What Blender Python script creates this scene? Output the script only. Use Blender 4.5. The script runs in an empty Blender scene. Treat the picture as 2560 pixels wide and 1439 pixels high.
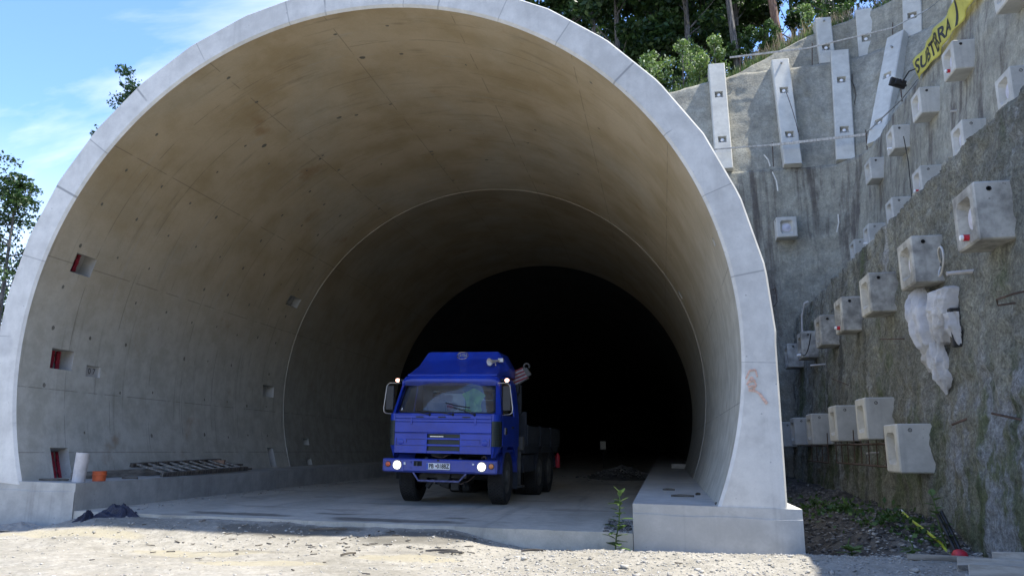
import bpy, bmesh, math, random
import numpy as np
from mathutils import Vector, Matrix
random.seed(7); RNG = np.random.default_rng(11)
sc = bpy.context.scene; COL = sc.collection
R = math.radians

# ------------------------------------------------------------------ camera, sky, sun, exposure
cam_d = bpy.data.cameras.new('camera'); cam = bpy.data.objects.new('camera', cam_d); COL.objects.link(cam)
cam_d.sensor_width = 36; cam_d.lens = 36 * 1960.7 / 2560; cam_d.clip_end = 3000; cam_d.clip_start = .05
YAW, PITCH = -.1871, .2050
_f = Vector((math.sin(YAW)*math.cos(PITCH), math.cos(YAW)*math.cos(PITCH), math.sin(PITCH)))
cam.location = (0, 0, 0); cam.rotation_euler = _f.to_track_quat('-Z', 'Y').to_euler()
sc.camera = cam

SUN = Vector((.50, .06, 1.0)).normalized()
EL = math.asin(SUN.z); AZ = math.atan2(SUN.x, SUN.y)
w = bpy.data.worlds.new('World'); sc.world = w; w.use_nodes = True
nt = w.node_tree; nt.nodes.clear()
def WN(t, **k):
    n = nt.nodes.new(t)
    for a, b in k.items(): setattr(n, a, b)
    return n
sky = WN('ShaderNodeTexSky', sky_type='NISHITA', sun_disc=False, sun_elevation=EL, sun_rotation=AZ)
sky.air_density = 1.0; sky.dust_density = .6; sky.ozone_density = 1.6; sky.altitude = 400
tc = WN('ShaderNodeTexCoord'); sep = WN('ShaderNodeSeparateXYZ')
nt.links.new(tc.outputs['Generated'], sep.inputs[0])
# thin high clouds: noise on the direction, flattened towards the horizon
mx = WN('ShaderNodeMath', operation='ADD'); mx.inputs[1].default_value = .22
nt.links.new(sep.outputs['Z'], mx.inputs[0])
dv = WN('ShaderNodeVectorMath', operation='DIVIDE'); cmb = WN('ShaderNodeCombineXYZ')
for i in 'XYZ': nt.links.new(mx.outputs[0], cmb.inputs[i])
nt.links.new(tc.outputs['Generated'], dv.inputs[0]); nt.links.new(cmb.outputs[0], dv.inputs[1])
mp = WN('ShaderNodeMapping'); mp.inputs['Rotation'].default_value = (0, 0, R(38)); mp.inputs['Scale'].default_value = (.9, 2.2, 1); mp.inputs['Location'].default_value = (1.15, .55, 0)
nt.links.new(dv.outputs[0], mp.inputs[0])
nz = WN('ShaderNodeTexNoise'); nz.inputs['Scale'].default_value = 1.25; nz.inputs['Detail'].default_value = 7; nz.inputs['Roughness'].default_value = .52; nz.inputs['Distortion'].default_value = .25
nt.links.new(mp.outputs[0], nz.inputs['Vector'])
cr = WN('ShaderNodeValToRGB'); cr.color_ramp.elements[0].position = .55; cr.color_ramp.elements[1].position = .80
cr.color_ramp.elements[0].color = (0, 0, 0, 1); cr.color_ramp.elements[1].color = (.85, .85, .85, 1)
nt.links.new(nz.outputs['Fac'], cr.inputs[0])
lowm = WN('ShaderNodeMapRange'); lowm.inputs[1].default_value = .02; lowm.inputs[2].default_value = .35; lowm.inputs[3].default_value = .8; lowm.inputs[4].default_value = 0
nt.links.new(sep.outputs['Z'], lowm.inputs[0])
mxx = WN('ShaderNodeMath', operation='MAXIMUM'); nt.links.new(cr.outputs[0], mxx.inputs[0]); nt.links.new(lowm.outputs[0], mxx.inputs[1])
SKY_STRENGTH = .15
mixc = WN('ShaderNodeMixRGB'); mixc.inputs[2].default_value = (3.85, 3.8, 3.65, 1)
nt.links.new(mxx.outputs[0], mixc.inputs[0]); tint = WN('ShaderNodeMixRGB', blend_type='MULTIPLY'); tint.inputs[0].default_value = 1; tint.inputs[2].default_value = (.575, .69, .88, 1)
nt.links.new(sky.outputs[0], tint.inputs[1]); nt.links.new(tint.outputs[0], mixc.inputs[1])
bg = WN('ShaderNodeBackground'); bg.inputs[1].default_value = SKY_STRENGTH
wo = WN('ShaderNodeOutputWorld'); nt.links.new(mixc.outputs[0], bg.inputs[0]); nt.links.new(bg.outputs[0], wo.inputs[0])

sd = bpy.data.lights.new('sun', 'SUN'); sd.energy = 3.1; sd.angle = R(.6); sd.color = (1, .955, .88)
so = bpy.data.objects.new('sun', sd); COL.objects.link(so); so.location = (30, 5, 60)
so.rotation_euler = SUN.to_track_quat('Z', 'Y').to_euler()
vs = sc.view_settings
sc.display_settings.display_device = 'sRGB'
vs.view_transform = 'Standard'; vs.look = 'None'; vs.gamma = 1; vs.use_curve_mapping = False
vs.exposure = 1.70
sc.cycles.max_bounces = 8; sc.cycles.diffuse_bounces = 2; sc.cycles.glossy_bounces = 4; sc.cycles.transparent_max_bounces = 8

# ------------------------------------------------------------------ noise
def _h(ix, iy, iz, seed):
    n = (ix.astype(np.int64)*374761393 + iy.astype(np.int64)*668265263 + iz.astype(np.int64)*2147483647 + seed*1274126177) & 0xffffffff
    n = ((n ^ (n >> 13)) * 1274126177) & 0xffffffff
    n = ((n ^ (n >> 16)) * 2246822519) & 0xffffffff
    return ((n ^ (n >> 15)) & 0xffff) / 65535.0
def vnoise(x, y, z=None, seed=0):
    x = np.asarray(x, float); y = np.asarray(y, float); z = np.zeros_like(x) if z is None else np.asarray(z, float)
    x0, y0, z0 = np.floor(x), np.floor(y), np.floor(z)
    fx, fy, fz = x-x0, y-y0, z-z0
    fx = fx*fx*(3-2*fx); fy = fy*fy*(3-2*fy); fz = fz*fz*(3-2*fz)
    r = 0
    for dx in (0, 1):
        for dy in (0, 1):
            for dz in (0, 1):
                r = r + _h(x0+dx, y0+dy, z0+dz, seed)*(fx if dx else 1-fx)*(fy if dy else 1-fy)*(fz if dz else 1-fz)
    return r*2-1
def fbm(x, y, z=None, seed=0, octv=4, rough=.5):
    a, s, t, f = 1, 0, 0, 1
    for o in range(octv):
        s = s + a*vnoise(np.asarray(x)*f, np.asarray(y)*f, None if z is None else np.asarray(z)*f, seed+o*17); t += a; a *= rough; f *= 2.03
    return s/t

def _h1(i, j, s):
    n = (i*374761393+j*668265263+s*1274126177) & 0xffffffff
    n = ((n ^ (n >> 13))*1274126177) & 0xffffffff
    return ((n ^ (n >> 16)) & 0xffff)/65535.0
def v1(x, y, s=0):
    i, j = math.floor(x), math.floor(y); u, v = x-i, y-j; u = u*u*(3-2*u); v = v*v*(3-2*v)
    return 2*((_h1(i, j, s)*(1-u)+_h1(i+1, j, s)*u)*(1-v)+(_h1(i, j+1, s)*(1-u)+_h1(i+1, j+1, s)*u)*v)-1
def f1(x, y, s=0, o=4):
    a, t, r = 1., 0, 0
    for k in range(o): r += a*v1(x, y, s+k*17); t += a; a *= .5; x *= 2.03; y *= 2.03
    return r/t

# ------------------------------------------------------------------ materials
class NB:
    def __init__(s, name):
        s.m = bpy.data.materials.new(name); s.m.use_nodes = True; s.t = s.m.node_tree
        s.b = s.t.nodes['Principled BSDF']; s.out = s.t.nodes['Material Output']
    def n(s, typ, ins=None, **k):
        q = s.t.nodes.new(typ)
        for a, b in k.items(): setattr(q, a, b)
        for a, b in (ins or {}).items():
            if isinstance(b, bpy.types.NodeSocket): s.t.links.new(b, q.inputs[a])
            else: q.inputs[a].default_value = b
        return q
    def l(s, a, b): s.t.links.new(a, b)
    def obj(s): return s.n('ShaderNodeTexCoord').outputs['Object']
    def mapp(s, vec, scale=(1, 1, 1), loc=(0, 0, 0), rot=(0, 0, 0)):
        return s.n('ShaderNodeMapping', {'Vector': vec, 'Scale': scale, 'Location': loc, 'Rotation': rot}).outputs[0]
    def noise(s, vec, scale=5, detail=6, rough=.55, dist=0):
        return s.n('ShaderNodeTexNoise', {'Vector': vec, 'Scale': scale, 'Detail': detail, 'Roughness': rough, 'Distortion': dist}).outputs['Fac']
    def ramp(s, fac, a, b, c0=0, c1=1):
        q = s.n('ShaderNodeMapRange', {'Value': fac, 1: a, 2: b, 3: c0, 4: c1}); q.clamp = True; q.interpolation_type = 'SMOOTHSTEP'
        return q.outputs[0]
    def math(s, op, a, b=0):
        return s.n('ShaderNodeMath', {0: a, 1: b}, operation=op).outputs[0]
    def mix(s, fac, a, b, mode='MIX'):
        q = s.n('ShaderNodeMixRGB', {0: fac, 1: a, 2: b}, blend_type=mode); return q.outputs[0]
    def bump(s, h, strength=.4, dist=.02):
        q = s.n('ShaderNodeBump', {'Height': h, 'Strength': strength, 'Distance': dist}); s.l(q.outputs[0], s.b.inputs['Normal'])
    def col(s, c): s.l(c, s.b.inputs['Base Color'])
def C(r, g=None, b=None):
    return (r, r, r, 1) if g is None else (r, g, b, 1)

def m_plain(name, c, rough=.6, metal=0, var=.15, scale=6, bump=0, coat=0, emis=None, est=0):
    k = NB(name); v = k.obj(); n = k.noise(v, scale, 5)
    lo = tuple(x*(1-var) for x in c[:3])+(1,); hi = tuple(min(1, x*(1+var)) for x in c[:3])+(1,)
    k.col(k.mix(k.ramp(n, .3, .7), lo, hi)); k.b.inputs['Roughness'].default_value = rough; k.b.inputs['Metallic'].default_value = metal
    if coat: k.b.inputs['Coat Weight'].default_value = coat; k.b.inputs['Coat Roughness'].default_value = .08
    if bump: k.bump(k.noise(v, scale*12, 4), bump, .01)
    if emis: k.b.inputs['Emission Color'].default_value = emis; k.b.inputs['Emission Strength'].default_value = est
    return k.m

def m_concrete(name, base, lo=.72, hi=1.12, stain=None, stain_amt=.5, pits=True, streak=.35, cy=None, patch=1.0, bump=.25, rnd=False):
    """smooth cast concrete: cloudy tone, water runs, pits, faint shutter marks"""
    k = NB(name); v = k.obj()
    if rnd:
        oi = k.n('ShaderNodeObjectInfo').outputs
        v = k.n('ShaderNodeVectorMath', {0: v, 1: oi['Location']}, operation='ADD').outputs[0]
    big = k.noise(v, .45*patch, 5, .6); mid = k.noise(v, 3.1, 6, .62); fine = k.noise(v, 28, 4, .6)
    a = tuple(x*lo for x in base)+(1,); b = tuple(min(1, x*hi) for x in base)+(1,)
    c = k.mix(k.ramp(k.math('ADD', k.math('MULTIPLY', big, .55), k.math('MULTIPLY', mid, .45)), .36, .66), a, b)
    c = k.mix(.22, c, k.mix(fine, C(.55), C(1.25)), 'MULTIPLY')
    if stain:
        sn = k.noise(k.mapp(v, (.33, .12, .33), (3, 1, 2)), 1.0, 6, .6, .3)
        c = k.mix(k.math('MULTIPLY', k.ramp(sn, .36, .68), stain_amt), c, stain+(1,))
    if streak:
        st = k.noise(k.mapp(v, (3.2, 3.2, .16)), 1.6, 5, .65)
        c = k.mix(k.math('MULTIPLY', k.ramp(st, .52, .74), streak), c, tuple(x*.52 for x in base)+(1,))
    if pits:
        vo = k.n('ShaderNodeTexVoronoi', {'Vector': v, 'Scale': 7.0, 'Randomness': 1.0}, feature='F1').outputs['Distance']
        pm = k.math('MULTIPLY', k.ramp(vo, .12, .07), k.ramp(mid, .52, .6))
        c = k.mix(k.math('MULTIPLY', pm, .55), c, tuple(x*.35 for x in base)+(1,))
    k.col(c); k.b.inputs['Roughness'].default_value = .82
    k.bump(k.math('ADD', k.math('MULTIPLY', mid, .7), k.math('MULTIPLY', fine, .3)), bump, .012)
    return k

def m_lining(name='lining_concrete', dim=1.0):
    """tunnel lining: tan iron staining over the vault, shutter joints every 1.2 m round the ring"""
    k = NB(name); v = k.obj()
    sp = k.n('ShaderNodeSeparateXYZ', {0: v})
    x, y, z = sp.outputs
    big = k.noise(k.mapp(v, (.3, .22, .3)), 1.0, 6, .6, .4); mid = k.noise(v, 2.6, 6, .62); fine = k.noise(v, 24, 4, .6)
    grey = k.mix(k.ramp(mid, .34, .66), C(.44, .43, .36), C(.57, .56, .485))
    tan = k.mix(k.ramp(k.noise(v, .9, 5), .3, .7), C(.43, .335, .195), C(.56, .46, .31))
    hi = k.ramp(z, 1.2, 5.2)                     # rust-coloured run-off collected on the vault
    amt = k.math('MULTIPLY', hi, k.ramp(big, .30, .58, .6, 1.0))
    c = k.mix(amt, grey, tan)
    run = k.noise(k.mapp(v, (.6, 5.0, .25)), 1.3, 6, .65)          # runs round the ring
    c = k.mix(k.math('MULTIPLY', k.ramp(run, .55, .75), .38), c, C(.13, .115, .085))
    run2 = k.noise(k.mapp(v, (.5, 4.0, .2), (7, 3, 1)), 1.1, 5, .6)
    c = k.mix(k.math('MULTIPLY', k.ramp(run2, .58, .76), .35), c, C(.46, .45, .40))
    rust = k.noise(k.mapp(v, (1, 1, 1), (4, 9, 2)), .8, 5, .6)
    c = k.mix(k.math('MULTIPLY', k.ramp(rust, .62, .76), .45), c, C(.30, .15, .045))
    # ring joints
    fr = k.math('FRACT', k.math('DIVIDE', k.math('ADD', y, k.math('MULTIPLY', mid, .02)), 1.32))
    rj = k.math('MULTIPLY', k.ramp(k.math('ABSOLUTE', k.math('SUBTRACT', fr, .5)), .010, .004), k.ramp(k.noise(v, 1.4, 4), .46, .56))
    ang = k.math('ARCTAN2', k.math('SUBTRACT', z, 1.64), k.math('ADD', x, 5.25))
    lj = 0
    for d in (140.2, 161.9, -176, -165.2, 118.5, 97, 75, 53, 32, 11, -8):
        e = k.ramp(k.math('ABSOLUTE', k.math('SUBTRACT', ang, R(d)+.0)), .0022, .0008)
        lj = e if lj == 0 else k.math('MAXIMUM', lj, e)
    lj = k.math('MULTIPLY', lj, k.ramp(k.noise(v, 2.2, 4), .40, .5))
    jm = k.math('MULTIPLY', k.math('MAXIMUM', rj, lj), .42)
    c = k.mix(jm, c, C(.075, .068, .055))
    c = k.mix(.25, c, k.mix(fine, C(.5), C(1.3)), 'MULTIPLY')
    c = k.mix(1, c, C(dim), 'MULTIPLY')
    k.col(c); k.b.inputs['Roughness'].default_value = .78
    h = k.math('SUBTRACT', k.math('ADD', k.math('MULTIPLY', mid, .6), k.math('MULTIPLY', fine, .15)), k.math('MULTIPLY', jm, .6))
    k.bump(h, .3, .012)
    return k.m

def m_portal_face():
    k = m_concrete('portal_face_concrete', (.66, .65, .605), .80, 1.1, streak=.22, pits=True)
    v = k.obj(); sp = k.n('ShaderNodeSeparateXYZ', {0: v}); x, y, z = sp.outputs
    ang = k.math('ARCTAN2', k.math('SUBTRACT', z, 1.64), k.math('ADD', x, 5.25))
    src = k.b.inputs['Base Color'].links[0].from_socket
    nz_ = k.noise(v, 1.6, 4)
    e = None
    for d, ww in ((-2.5, .7), (9.5, 1.1), (22, .8), (33, 1), (44.5, 1.6), (56, 1), (66.5, .8), (77, 1.3), (83, .8), (96.5, 1.5), (103, .9), (119, .8), (131, 1.6), (142, 1), (151, 1.9), (163, .9), (176, .8), (-170, 1.2)):
        q = k.ramp(k.math('ABSOLUTE', k.math('SUBTRACT', ang, R(d))), .0025*ww, .0008*ww)
        q = k.math('MULTIPLY', q, .3+.25*ww)
        e = q if e is None else k.math('MAXIMUM', e, q)
    c = k.mix(k.math('MULTIPLY', e, k.ramp(nz_, .35, .5)), src, C(.22, .225, .22))
    pn = k.noise(k.mapp(v, (1, 1, 1), (3, 3, 3)), .9, 3)
    c = k.mix(k.math('MULTIPLY', k.ramp(pn, .62, .70), .3), c, C(.33, .335, .34))
    k.col(c); return k.m

def m_shotcrete(name, base, dark, green=0, white=0, streak=.6, rough_b=.6, ochre=0):
    k = NB(name); v = k.obj()
    big = k.noise(v, .5, 6, .6); mid = k.noise(v, 2.4, 7, .65); fine = k.noise(v, 17, 5, .7)
    c = k.mix(k.ramp(k.math('ADD', k.math('MULTIPLY', big, .5), k.math('MULTIPLY', mid, .5)), .38, .64), tuple(x*.72 for x in base)+(1,), tuple(x*1.18 for x in base)+(1,))
    st = k.noise(k.mapp(v, (1.5, 1.5, .10)), 1.5, 6, .66)
    st2 = k.noise(k.mapp(v, (2.6, 2.6, .34), (5, 5, 5)), 1.4, 6, .62)
    s = k.math('MAXIMUM', k.ramp(st, .48, .66), k.math('MULTIPLY', k.ramp(st2, .52, .68), .7))
    if green: s = k.math('MULTIPLY', s, k.ramp(k.n('ShaderNodeSeparateXYZ', {0: v}).outputs[1], 13.5, 19, .25, 1))
    c = k.mix(k.math('MULTIPLY', s, streak), c, dark+(1,))
    gr = k.noise(v, 32, 5, .75)
    if white:
        wn = k.noise(k.mapp(v, (1.2, 1.2, .35), (2, 8, 3)), 1.0, 6, .62)
        c = k.mix(k.math('MULTIPLY', k.ramp(wn, .58, .72), white), c, C(.40, .42, .43))
    if green:
        z = k.n('ShaderNodeSeparateXYZ', {0: v}).outputs[2]
        gn = k.noise(k.mapp(v, (1, 1, .6), (8, 1, 1)), .8, 7, .68)
        low = k.ramp(z, 2.6, -.8)
        g = k.math('MULTIPLY', k.ramp(k.math('ADD', gn, k.math('MULTIPLY', low, .12)), .54, .70), green)
        c = k.mix(g, c, C(.075, .105, .035))
    if green:
        yy = k.n('ShaderNodeSeparateXYZ', {0: v}).outputs[1]
        lm = k.math('MULTIPLY', k.ramp(yy, 16.5, 13.0), k.ramp(z, 1.9, .7))
        wn2 = k.noise(k.mapp(v, (1.3, 1.3, .75), (5, 2, 7)), 1.2, 6, .62)
        c = k.mix(k.math('MULTIPLY', k.math('MULTIPLY', lm, k.ramp(wn2, .46, .56)), .75), c, C(.30, .32, .345))
        gn2 = k.noise(k.mapp(v, (1.6, 1.6, .35), (9, 4, 1)), 1.3, 6, .65)
        c = k.mix(k.math('MULTIPLY', k.math('MULTIPLY', lm, k.ramp(gn2, .54, .64)), .8), c, C(.05, .075, .022))
    if ochre:
        on = k.noise(k.mapp(v, (.7, .7, .5), (1, 3, 9)), 1.0, 6, .6)
        c = k.mix(k.math('MULTIPLY', k.ramp(on, .55, .72), ochre), c, C(.23, .195, .11))
    lump = k.noise(v, 7.5, 6, .72)
    c = k.mix(.5 if green else .3, c, k.mix(k.ramp(lump, .3, .7), C(.45), C(1.4)), 'MULTIPLY')
    c = k.mix(.55 if green else .22, c, k.mix(k.ramp(fine, .3, .7), C(.35), C(1.55)), 'MULTIPLY')
    c = k.mix(.45 if green else .12, c, k.mix(k.ramp(gr, .35, .65), C(.4), C(1.4)), 'MULTIPLY')
    k.col(c); k.b.inputs['Roughness'].default_value = .92
    k.bump(k.math('ADD', k.math('MULTIPLY', lump, .8), k.math('ADD', k.math('MULTIPLY', fine, .8), k.math('MULTIPLY', gr, .25))), rough_b, .10 if green else .06)
    return k.m

def m_ground():
    k = NB('gravel_ground'); v = k.obj()
    at = k.n('ShaderNodeVertexColor', layer_name='mud')
    sp = k.n('ShaderNodeSeparateColor', {0: at.outputs['Color']})
    mud, soil, ochre = sp.outputs
    big = k.noise(v, .6, 6, .6); mid = k.noise(v, 4.5, 7, .65); fine = k.noise(v, 38, 5, .7)
    c = k.mix(k.ramp(k.math('ADD', k.math('MULTIPLY', big, .5), k.math('MULTIPLY', mid, .5)), .36, .64), C(.23, .212, .17), C(.335, .312, .262))
    vo = k.n('ShaderNodeTexVoronoi', {'Vector': v, 'Scale': 22.0}, feature='F1')
    c = k.mix(.32, c, k.mix(k.n('ShaderNodeSeparateColor', {0: vo.outputs['Color']}).outputs[0], C(.55), C(1.35)), 'MULTIPLY')
    c = k.mix(.4, c, k.mix(fine, C(.45), C(1.4)), 'MULTIPLY')
    c = k.mix(k.math('MULTIPLY', ochre, .6), c, C(.33, .29, .19))
    c = k.mix(k.math('MULTIPLY', mud, k.ramp(mid, .3, .6, .55, .95)), c, C(.135, .125, .10))
    so_ = k.mix(k.ramp(mid, .4, .62), C(.018, .016, .013), C(.085, .075, .06))
    so_ = k.mix(k.ramp(fine, .60, .74), so_, C(.26, .25, .22))
    c = k.mix(soil, c, so_)
    k.col(c)
    k.l(k.ramp(mud, 0, 1, .92, .55), k.b.inputs['Roughness'])
    k.bump(k.math('ADD', k.math('MULTIPLY', mid, .4), k.math('MULTIPLY', fine, .8)), .7, .03)
    return k.m

def m_road():
    k = NB('dusty_slab'); v = k.obj(); y = k.n('ShaderNodeSeparateXYZ', {0: v}).outputs[1]
    big = k.noise(k.mapp(v, (1.2, .35, 1)), .8, 6, .6); mid = k.noise(v, 5, 6, .65); fine = k.noise(v, 45, 4, .65)
    c = k.mix(k.ramp(k.math('ADD', k.math('MULTIPLY', big, .6), k.math('MULTIPLY', mid, .4)), .36, .64), C(.38, .36, .30), C(.53, .50, .42))
    tr = k.noise(k.mapp(v, (4, .22, 1)), 1, 5, .6)
    c = k.mix(k.math('MULTIPLY', k.ramp(tr, .54, .7), .4), c, C(.20, .195, .175))
    c = k.mix(.35, c, k.mix(fine, C(.5), C(1.35)), 'MULTIPLY')
    mu = k.math('MULTIPLY', k.ramp(k.noise(k.mapp(v, (.5, 1.0, 1), (2.3, 1.7, 0)), 1.0, 6, .65), .56, .64), .55)
    c = k.mix(mu, c, C(.22, .205, .175))
    at = k.n('ShaderNodeSeparateColor', {0: k.n('ShaderNodeVertexColor', layer_name='mud').outputs['Color']}).outputs[0]
    c = k.mix(k.math('MULTIPLY', at, k.ramp(mid, .3, .6, .6, .95)), c, C(.12, .11, .088))
    k.col(c); k.b.inputs['Roughness'].default_value = .85; k.bump(k.math('ADD', mid, fine), .35, .012)
    return k.m

def m_leaf(name, c1, c2, c3, rough=.5):
    k = NB(name)
    rnd = k.n('ShaderNodeNewGeometry').outputs['Random Per Island']
    c = k.mix(k.ramp(rnd, .0, .6), c1, c2); c = k.mix(k.ramp(rnd, .72, 1), c, c3)
    big = k.noise(k.obj(), .5, 3)
    c = k.mix(.5, c, k.mix(k.ramp(big, .35, .65), C(.5), C(1.35)), 'MULTIPLY')
    k.col(c); k.b.inputs['Roughness'].default_value = rough; k.b.inputs['Specular IOR Level'].default_value = .35
    tr = k.n('ShaderNodeBsdfTranslucent', {'Color': c}); ms = k.n('ShaderNodeMixShader', {0: .32})
    k.l(k.b.outputs[0], ms.inputs[1]); k.l(tr.outputs[0], ms.inputs[2]); k.l(ms.outputs[0], k.out.inputs[0])
    return k.m

def m_bark(name, c1, c2):
    k = NB(name); v = k.obj(); n = k.noise(k.mapp(v, (9, 9, 1.4)), 1.5, 6, .7)
    k.col(k.mix(k.ramp(n, .38, .62), c1, c2)); k.b.inputs['Roughness'].default_value = .9; k.bump(n, .8, .04); return k.m

def m_paint():
    k = NB('blue_truck_paint'); v = k.obj(); n = k.noise(v, 1.7, 6, .6); z = k.n('ShaderNodeSeparateXYZ', {0: v}).outputs[2]
    c = k.mix(k.ramp(n, .3, .7), C(.003, .029, .30), C(.006, .047, .43))
    d = k.math('MULTIPLY', k.ramp(k.noise(v, 9, 6, .7), .52, .78), .18)
    c = k.mix(d, c, C(.10, .11, .17)); c = k.mix(k.math('MULTIPLY', k.ramp(k.math('ADD', z, k.math('MULTIPLY', k.noise(v, 7, 5, .7), .8)), 1.75, 1.0), .28), c, C(.17, .155, .13)); k.col(c)
    k.b.inputs['Roughness'].default_value = .34; k.b.inputs['Coat Weight'].default_value = .2; k.b.inputs['Coat Roughness'].default_value = .15; k.b.inputs['Specular IOR Level'].default_value = .35
    return k.m

def m_glass(name, tint=(.50, .60, .68), alpha=.16):
    k = NB(name)
    g = k.n('ShaderNodeBsdfGlossy', {'Color': (1, 1, 1, 1), 'Roughness': .03}); t = k.n('ShaderNodeBsdfTransparent', {'Color': tint+(1,)})
    d = k.n('ShaderNodeBsdfDiffuse', {'Color': (.42, .46, .5, 1)})
    dn = k.ramp(k.noise(k.obj(), 2.6, 5, .6), .25, .8, .03, alpha)
    m1 = k.n('ShaderNodeMixShader', {0: dn}); k.l(t.outputs[0], m1.inputs[1]); k.l(d.outputs[0], m1.inputs[2])
    fr = k.n('ShaderNodeFresnel', {'IOR': 1.75}); m2 = k.n('ShaderNodeMixShader', {0: fr.outputs[0]})
    k.l(m1.outputs[0], m2.inputs[1]); k.l(g.outputs[0], m2.inputs[2]); k.l(m2.outputs[0], k.out.inputs[0])
    return k.m

M = {}
M['lining'] = m_lining(); M['lining2'] = m_lining('dimmed_lining_concrete', .68)  # second segment's colour dimmed: greyer concrete plus painted-in light falloff
M['face'] = m_portal_face()
M['rim'] = m_concrete('portal_outer_concrete', (.44, .45, .44), .8, 1.1).m
M['kerb'] = m_concrete('kerb_concrete', (.45, .445, .41), .75, 1.15, streak=.5).m
M['plinth'] = m_concrete('plinth_concrete', (.53, .525, .49), .78, 1.12, streak=.4).m
M['block'] = m_concrete('anchor_block_concrete', (.47, .465, .425), .80, 1.12, streak=.32, pits=True, rnd=True).m
M['block_d'] = m_concrete('weathered_block_concrete', (.35, .345, .31), .50, 1.35, streak=.35, patch=6, rnd=True).m
M['beam'] = m_concrete('beam_concrete', (.55, .545, .49), .84, 1.1, streak=.25, pits=False, rnd=True).m
M['shotA'] = m_shotcrete('shotcrete_lower', (.245, .247, .20), (.045, .048, .042), green=.75, white=.6, streak=.8, rough_b=1.0)
M['shotB'] = m_shotcrete('shotcrete_middle', (.32, .31, .25), (.065, .05, .044), streak=.75, rough_b=.8)
M['shotC'] = m_shotcrete('shotcrete_upper', (.33, .318, .258), (.15, .15, .13), streak=.3, rough_b=.55, ochre=.5)
M['shotD'] = m_shotcrete('shotcrete_top', (.33, .315, .25), (.12, .12, .10), streak=.35, rough_b=.5, ochre=.3)
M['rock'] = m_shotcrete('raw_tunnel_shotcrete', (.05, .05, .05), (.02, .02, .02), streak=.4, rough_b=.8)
M['ground'] = m_ground(); M['road'] = m_road()
M['steel'] = m_plain('galvanised_steel', C(.38, .38, .37), .42, .8, .2)
M['rust'] = m_plain('rusty_steel', C(.09, .06, .045), .8, .3, .4, 9, .3)
M['cap'] = m_plain('pale_cap', C(.50, .50, .56), .45, 0, .1)
M['hole'] = m_plain('dark_hole', C(.02, .02, .02), .9)
M['red'] = m_plain('red_plastic', C(.48, .02, .035), .5, 0, .3, 14)
M['redstrip'] = m_plain('red_strip', C(.30, .012, .03), .55, 0, .45, 22, .3)
M['white'] = m_plain('white_plastic', C(.75, .75, .74), .5, 0, .08)
M['orange'] = m_plain('orange_plastic', C(.62, .12, .035), .5, 0, .15)
M['tube'] = m_plain('grey_plastic_tube', C(.50, .48, .46), .6, 0, .14, 7)
M['yellow'] = m_plain('banner_yellow', C(.42, .39, .075), .6, 0, .15, 2)
M['black'] = m_plain('black_paint', C(.014, .014, .014), .5, 0, .2)
M['rubber'] = m_plain('tyre_rubber', C(.022, .021, .02), .85, 0, .35, 5, .2)
M['blackmetal'] = m_plain('dark_chassis', C(.03, .029, .027), .65, .2, .45, 4)
M['wheelsteel'] = m_plain('dusty_wheel_steel', C(.10, .095, .085), .7, .2, .4, 5)
M['greenblack'] = m_plain('dark_green_plastic', C(.016, .03, .028), .5, 0, .2)
M['paint'] = m_paint()
M['glass'] = m_glass('windscreen_glass'); M['lens'] = m_plain('lamp_lens', C(.8, .78, .7), .15, 0, .05)
M['head'] = m_plain('lit_headlight', C(.9, .9, .85), .2, 0, .02, emis=C(1, .93, .80), est=3.2)
M['marker'] = m_plain('lit_marker', C(.9, .5, .4), .3, 0, .02, emis=C(1, .50, .38), est=3.2)
M['amber'] = m_plain('amber_lens', C(.62, .20, .05), .25, 0, .1)
M['amber2'] = m_plain('red_orange_lens', C(.60, .09, .03), .25, 0, .1)
M['chrome'] = m_plain('chrome', C(.55, .56, .58), .22, 1, .05)
M['plate'] = m_plain('plate_white', C(.72, .72, .70), .45, 0, .03)
M['plateblue'] = m_plain('plate_blue', C(.02, .09, .45), .45, 0, .05)
M['seat'] = m_plain('seat_cloth', C(.05, .055, .07), .9)
M['cabin'] = m_plain('cab_interior', C(.20, .26, .30), .8, 0, .15)
M['hiviz'] = m_plain('hi_vis_cloth', C(.50, .72, .08), .8, 0, .2, 5)
M['bed'] = m_plain('grey_truck_bed', C(.03, .033, .04), .7, 0, .35, 3)
M['wood'] = m_bark('old_board', C(.16, .145, .12), C(.36, .33, .28))
M['wood_d'] = m_bark('dark_board', C(.06, .05, .04), C(.17, .15, .12))
M['wood_w'] = m_bark('pale_board', C(.38, .35, .30), C(.55, .52, .46))
M['stone'] = m_plain('loose_stone', C(.38, .365, .33), .9, 0, .35, 3, .5)
M['stone_d'] = m_plain('dark_loose_stone', C(.10, .095, .085), .9, 0, .6, 3, .5)
def m_wood(name, c1, c2, sc_):
    k = NB(name); n = k.noise(k.mapp(k.obj(), sc_), 1.5, 6, .7); k.col(k.mix(k.ramp(n, .35, .65), c1, c2)); k.b.inputs['Roughness'].default_value = .85; k.bump(n, .4, .01); return k.m
for a_, sc_ in (('x', (1.2, 10, 10)), ('y', (10, 1.2, 10))):
    M['wood'+a_] = m_wood('old_board', C(.15, .135, .11), C(.34, .31, .26), sc_); M['wood_d'+a_] = m_wood('dark_board', C(.06, .05, .04), C(.17, .15, .12), sc_); M['wood_w'+a_] = m_wood('pale_board', C(.36, .33, .28), C(.52, .49, .43), sc_)
M['bark'] = m_bark('grey_bark', C(.055, .05, .045), C(.16, .15, .135))
M['bark_r'] = m_bark('reddish_pine_bark', C(.13, .075, .05), C(.30, .19, .135))
M['leaf_d'] = m_leaf('leaf_dark', C(.020, .045, .012), C(.035, .075, .018), C(.07, .12, .03))
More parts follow.
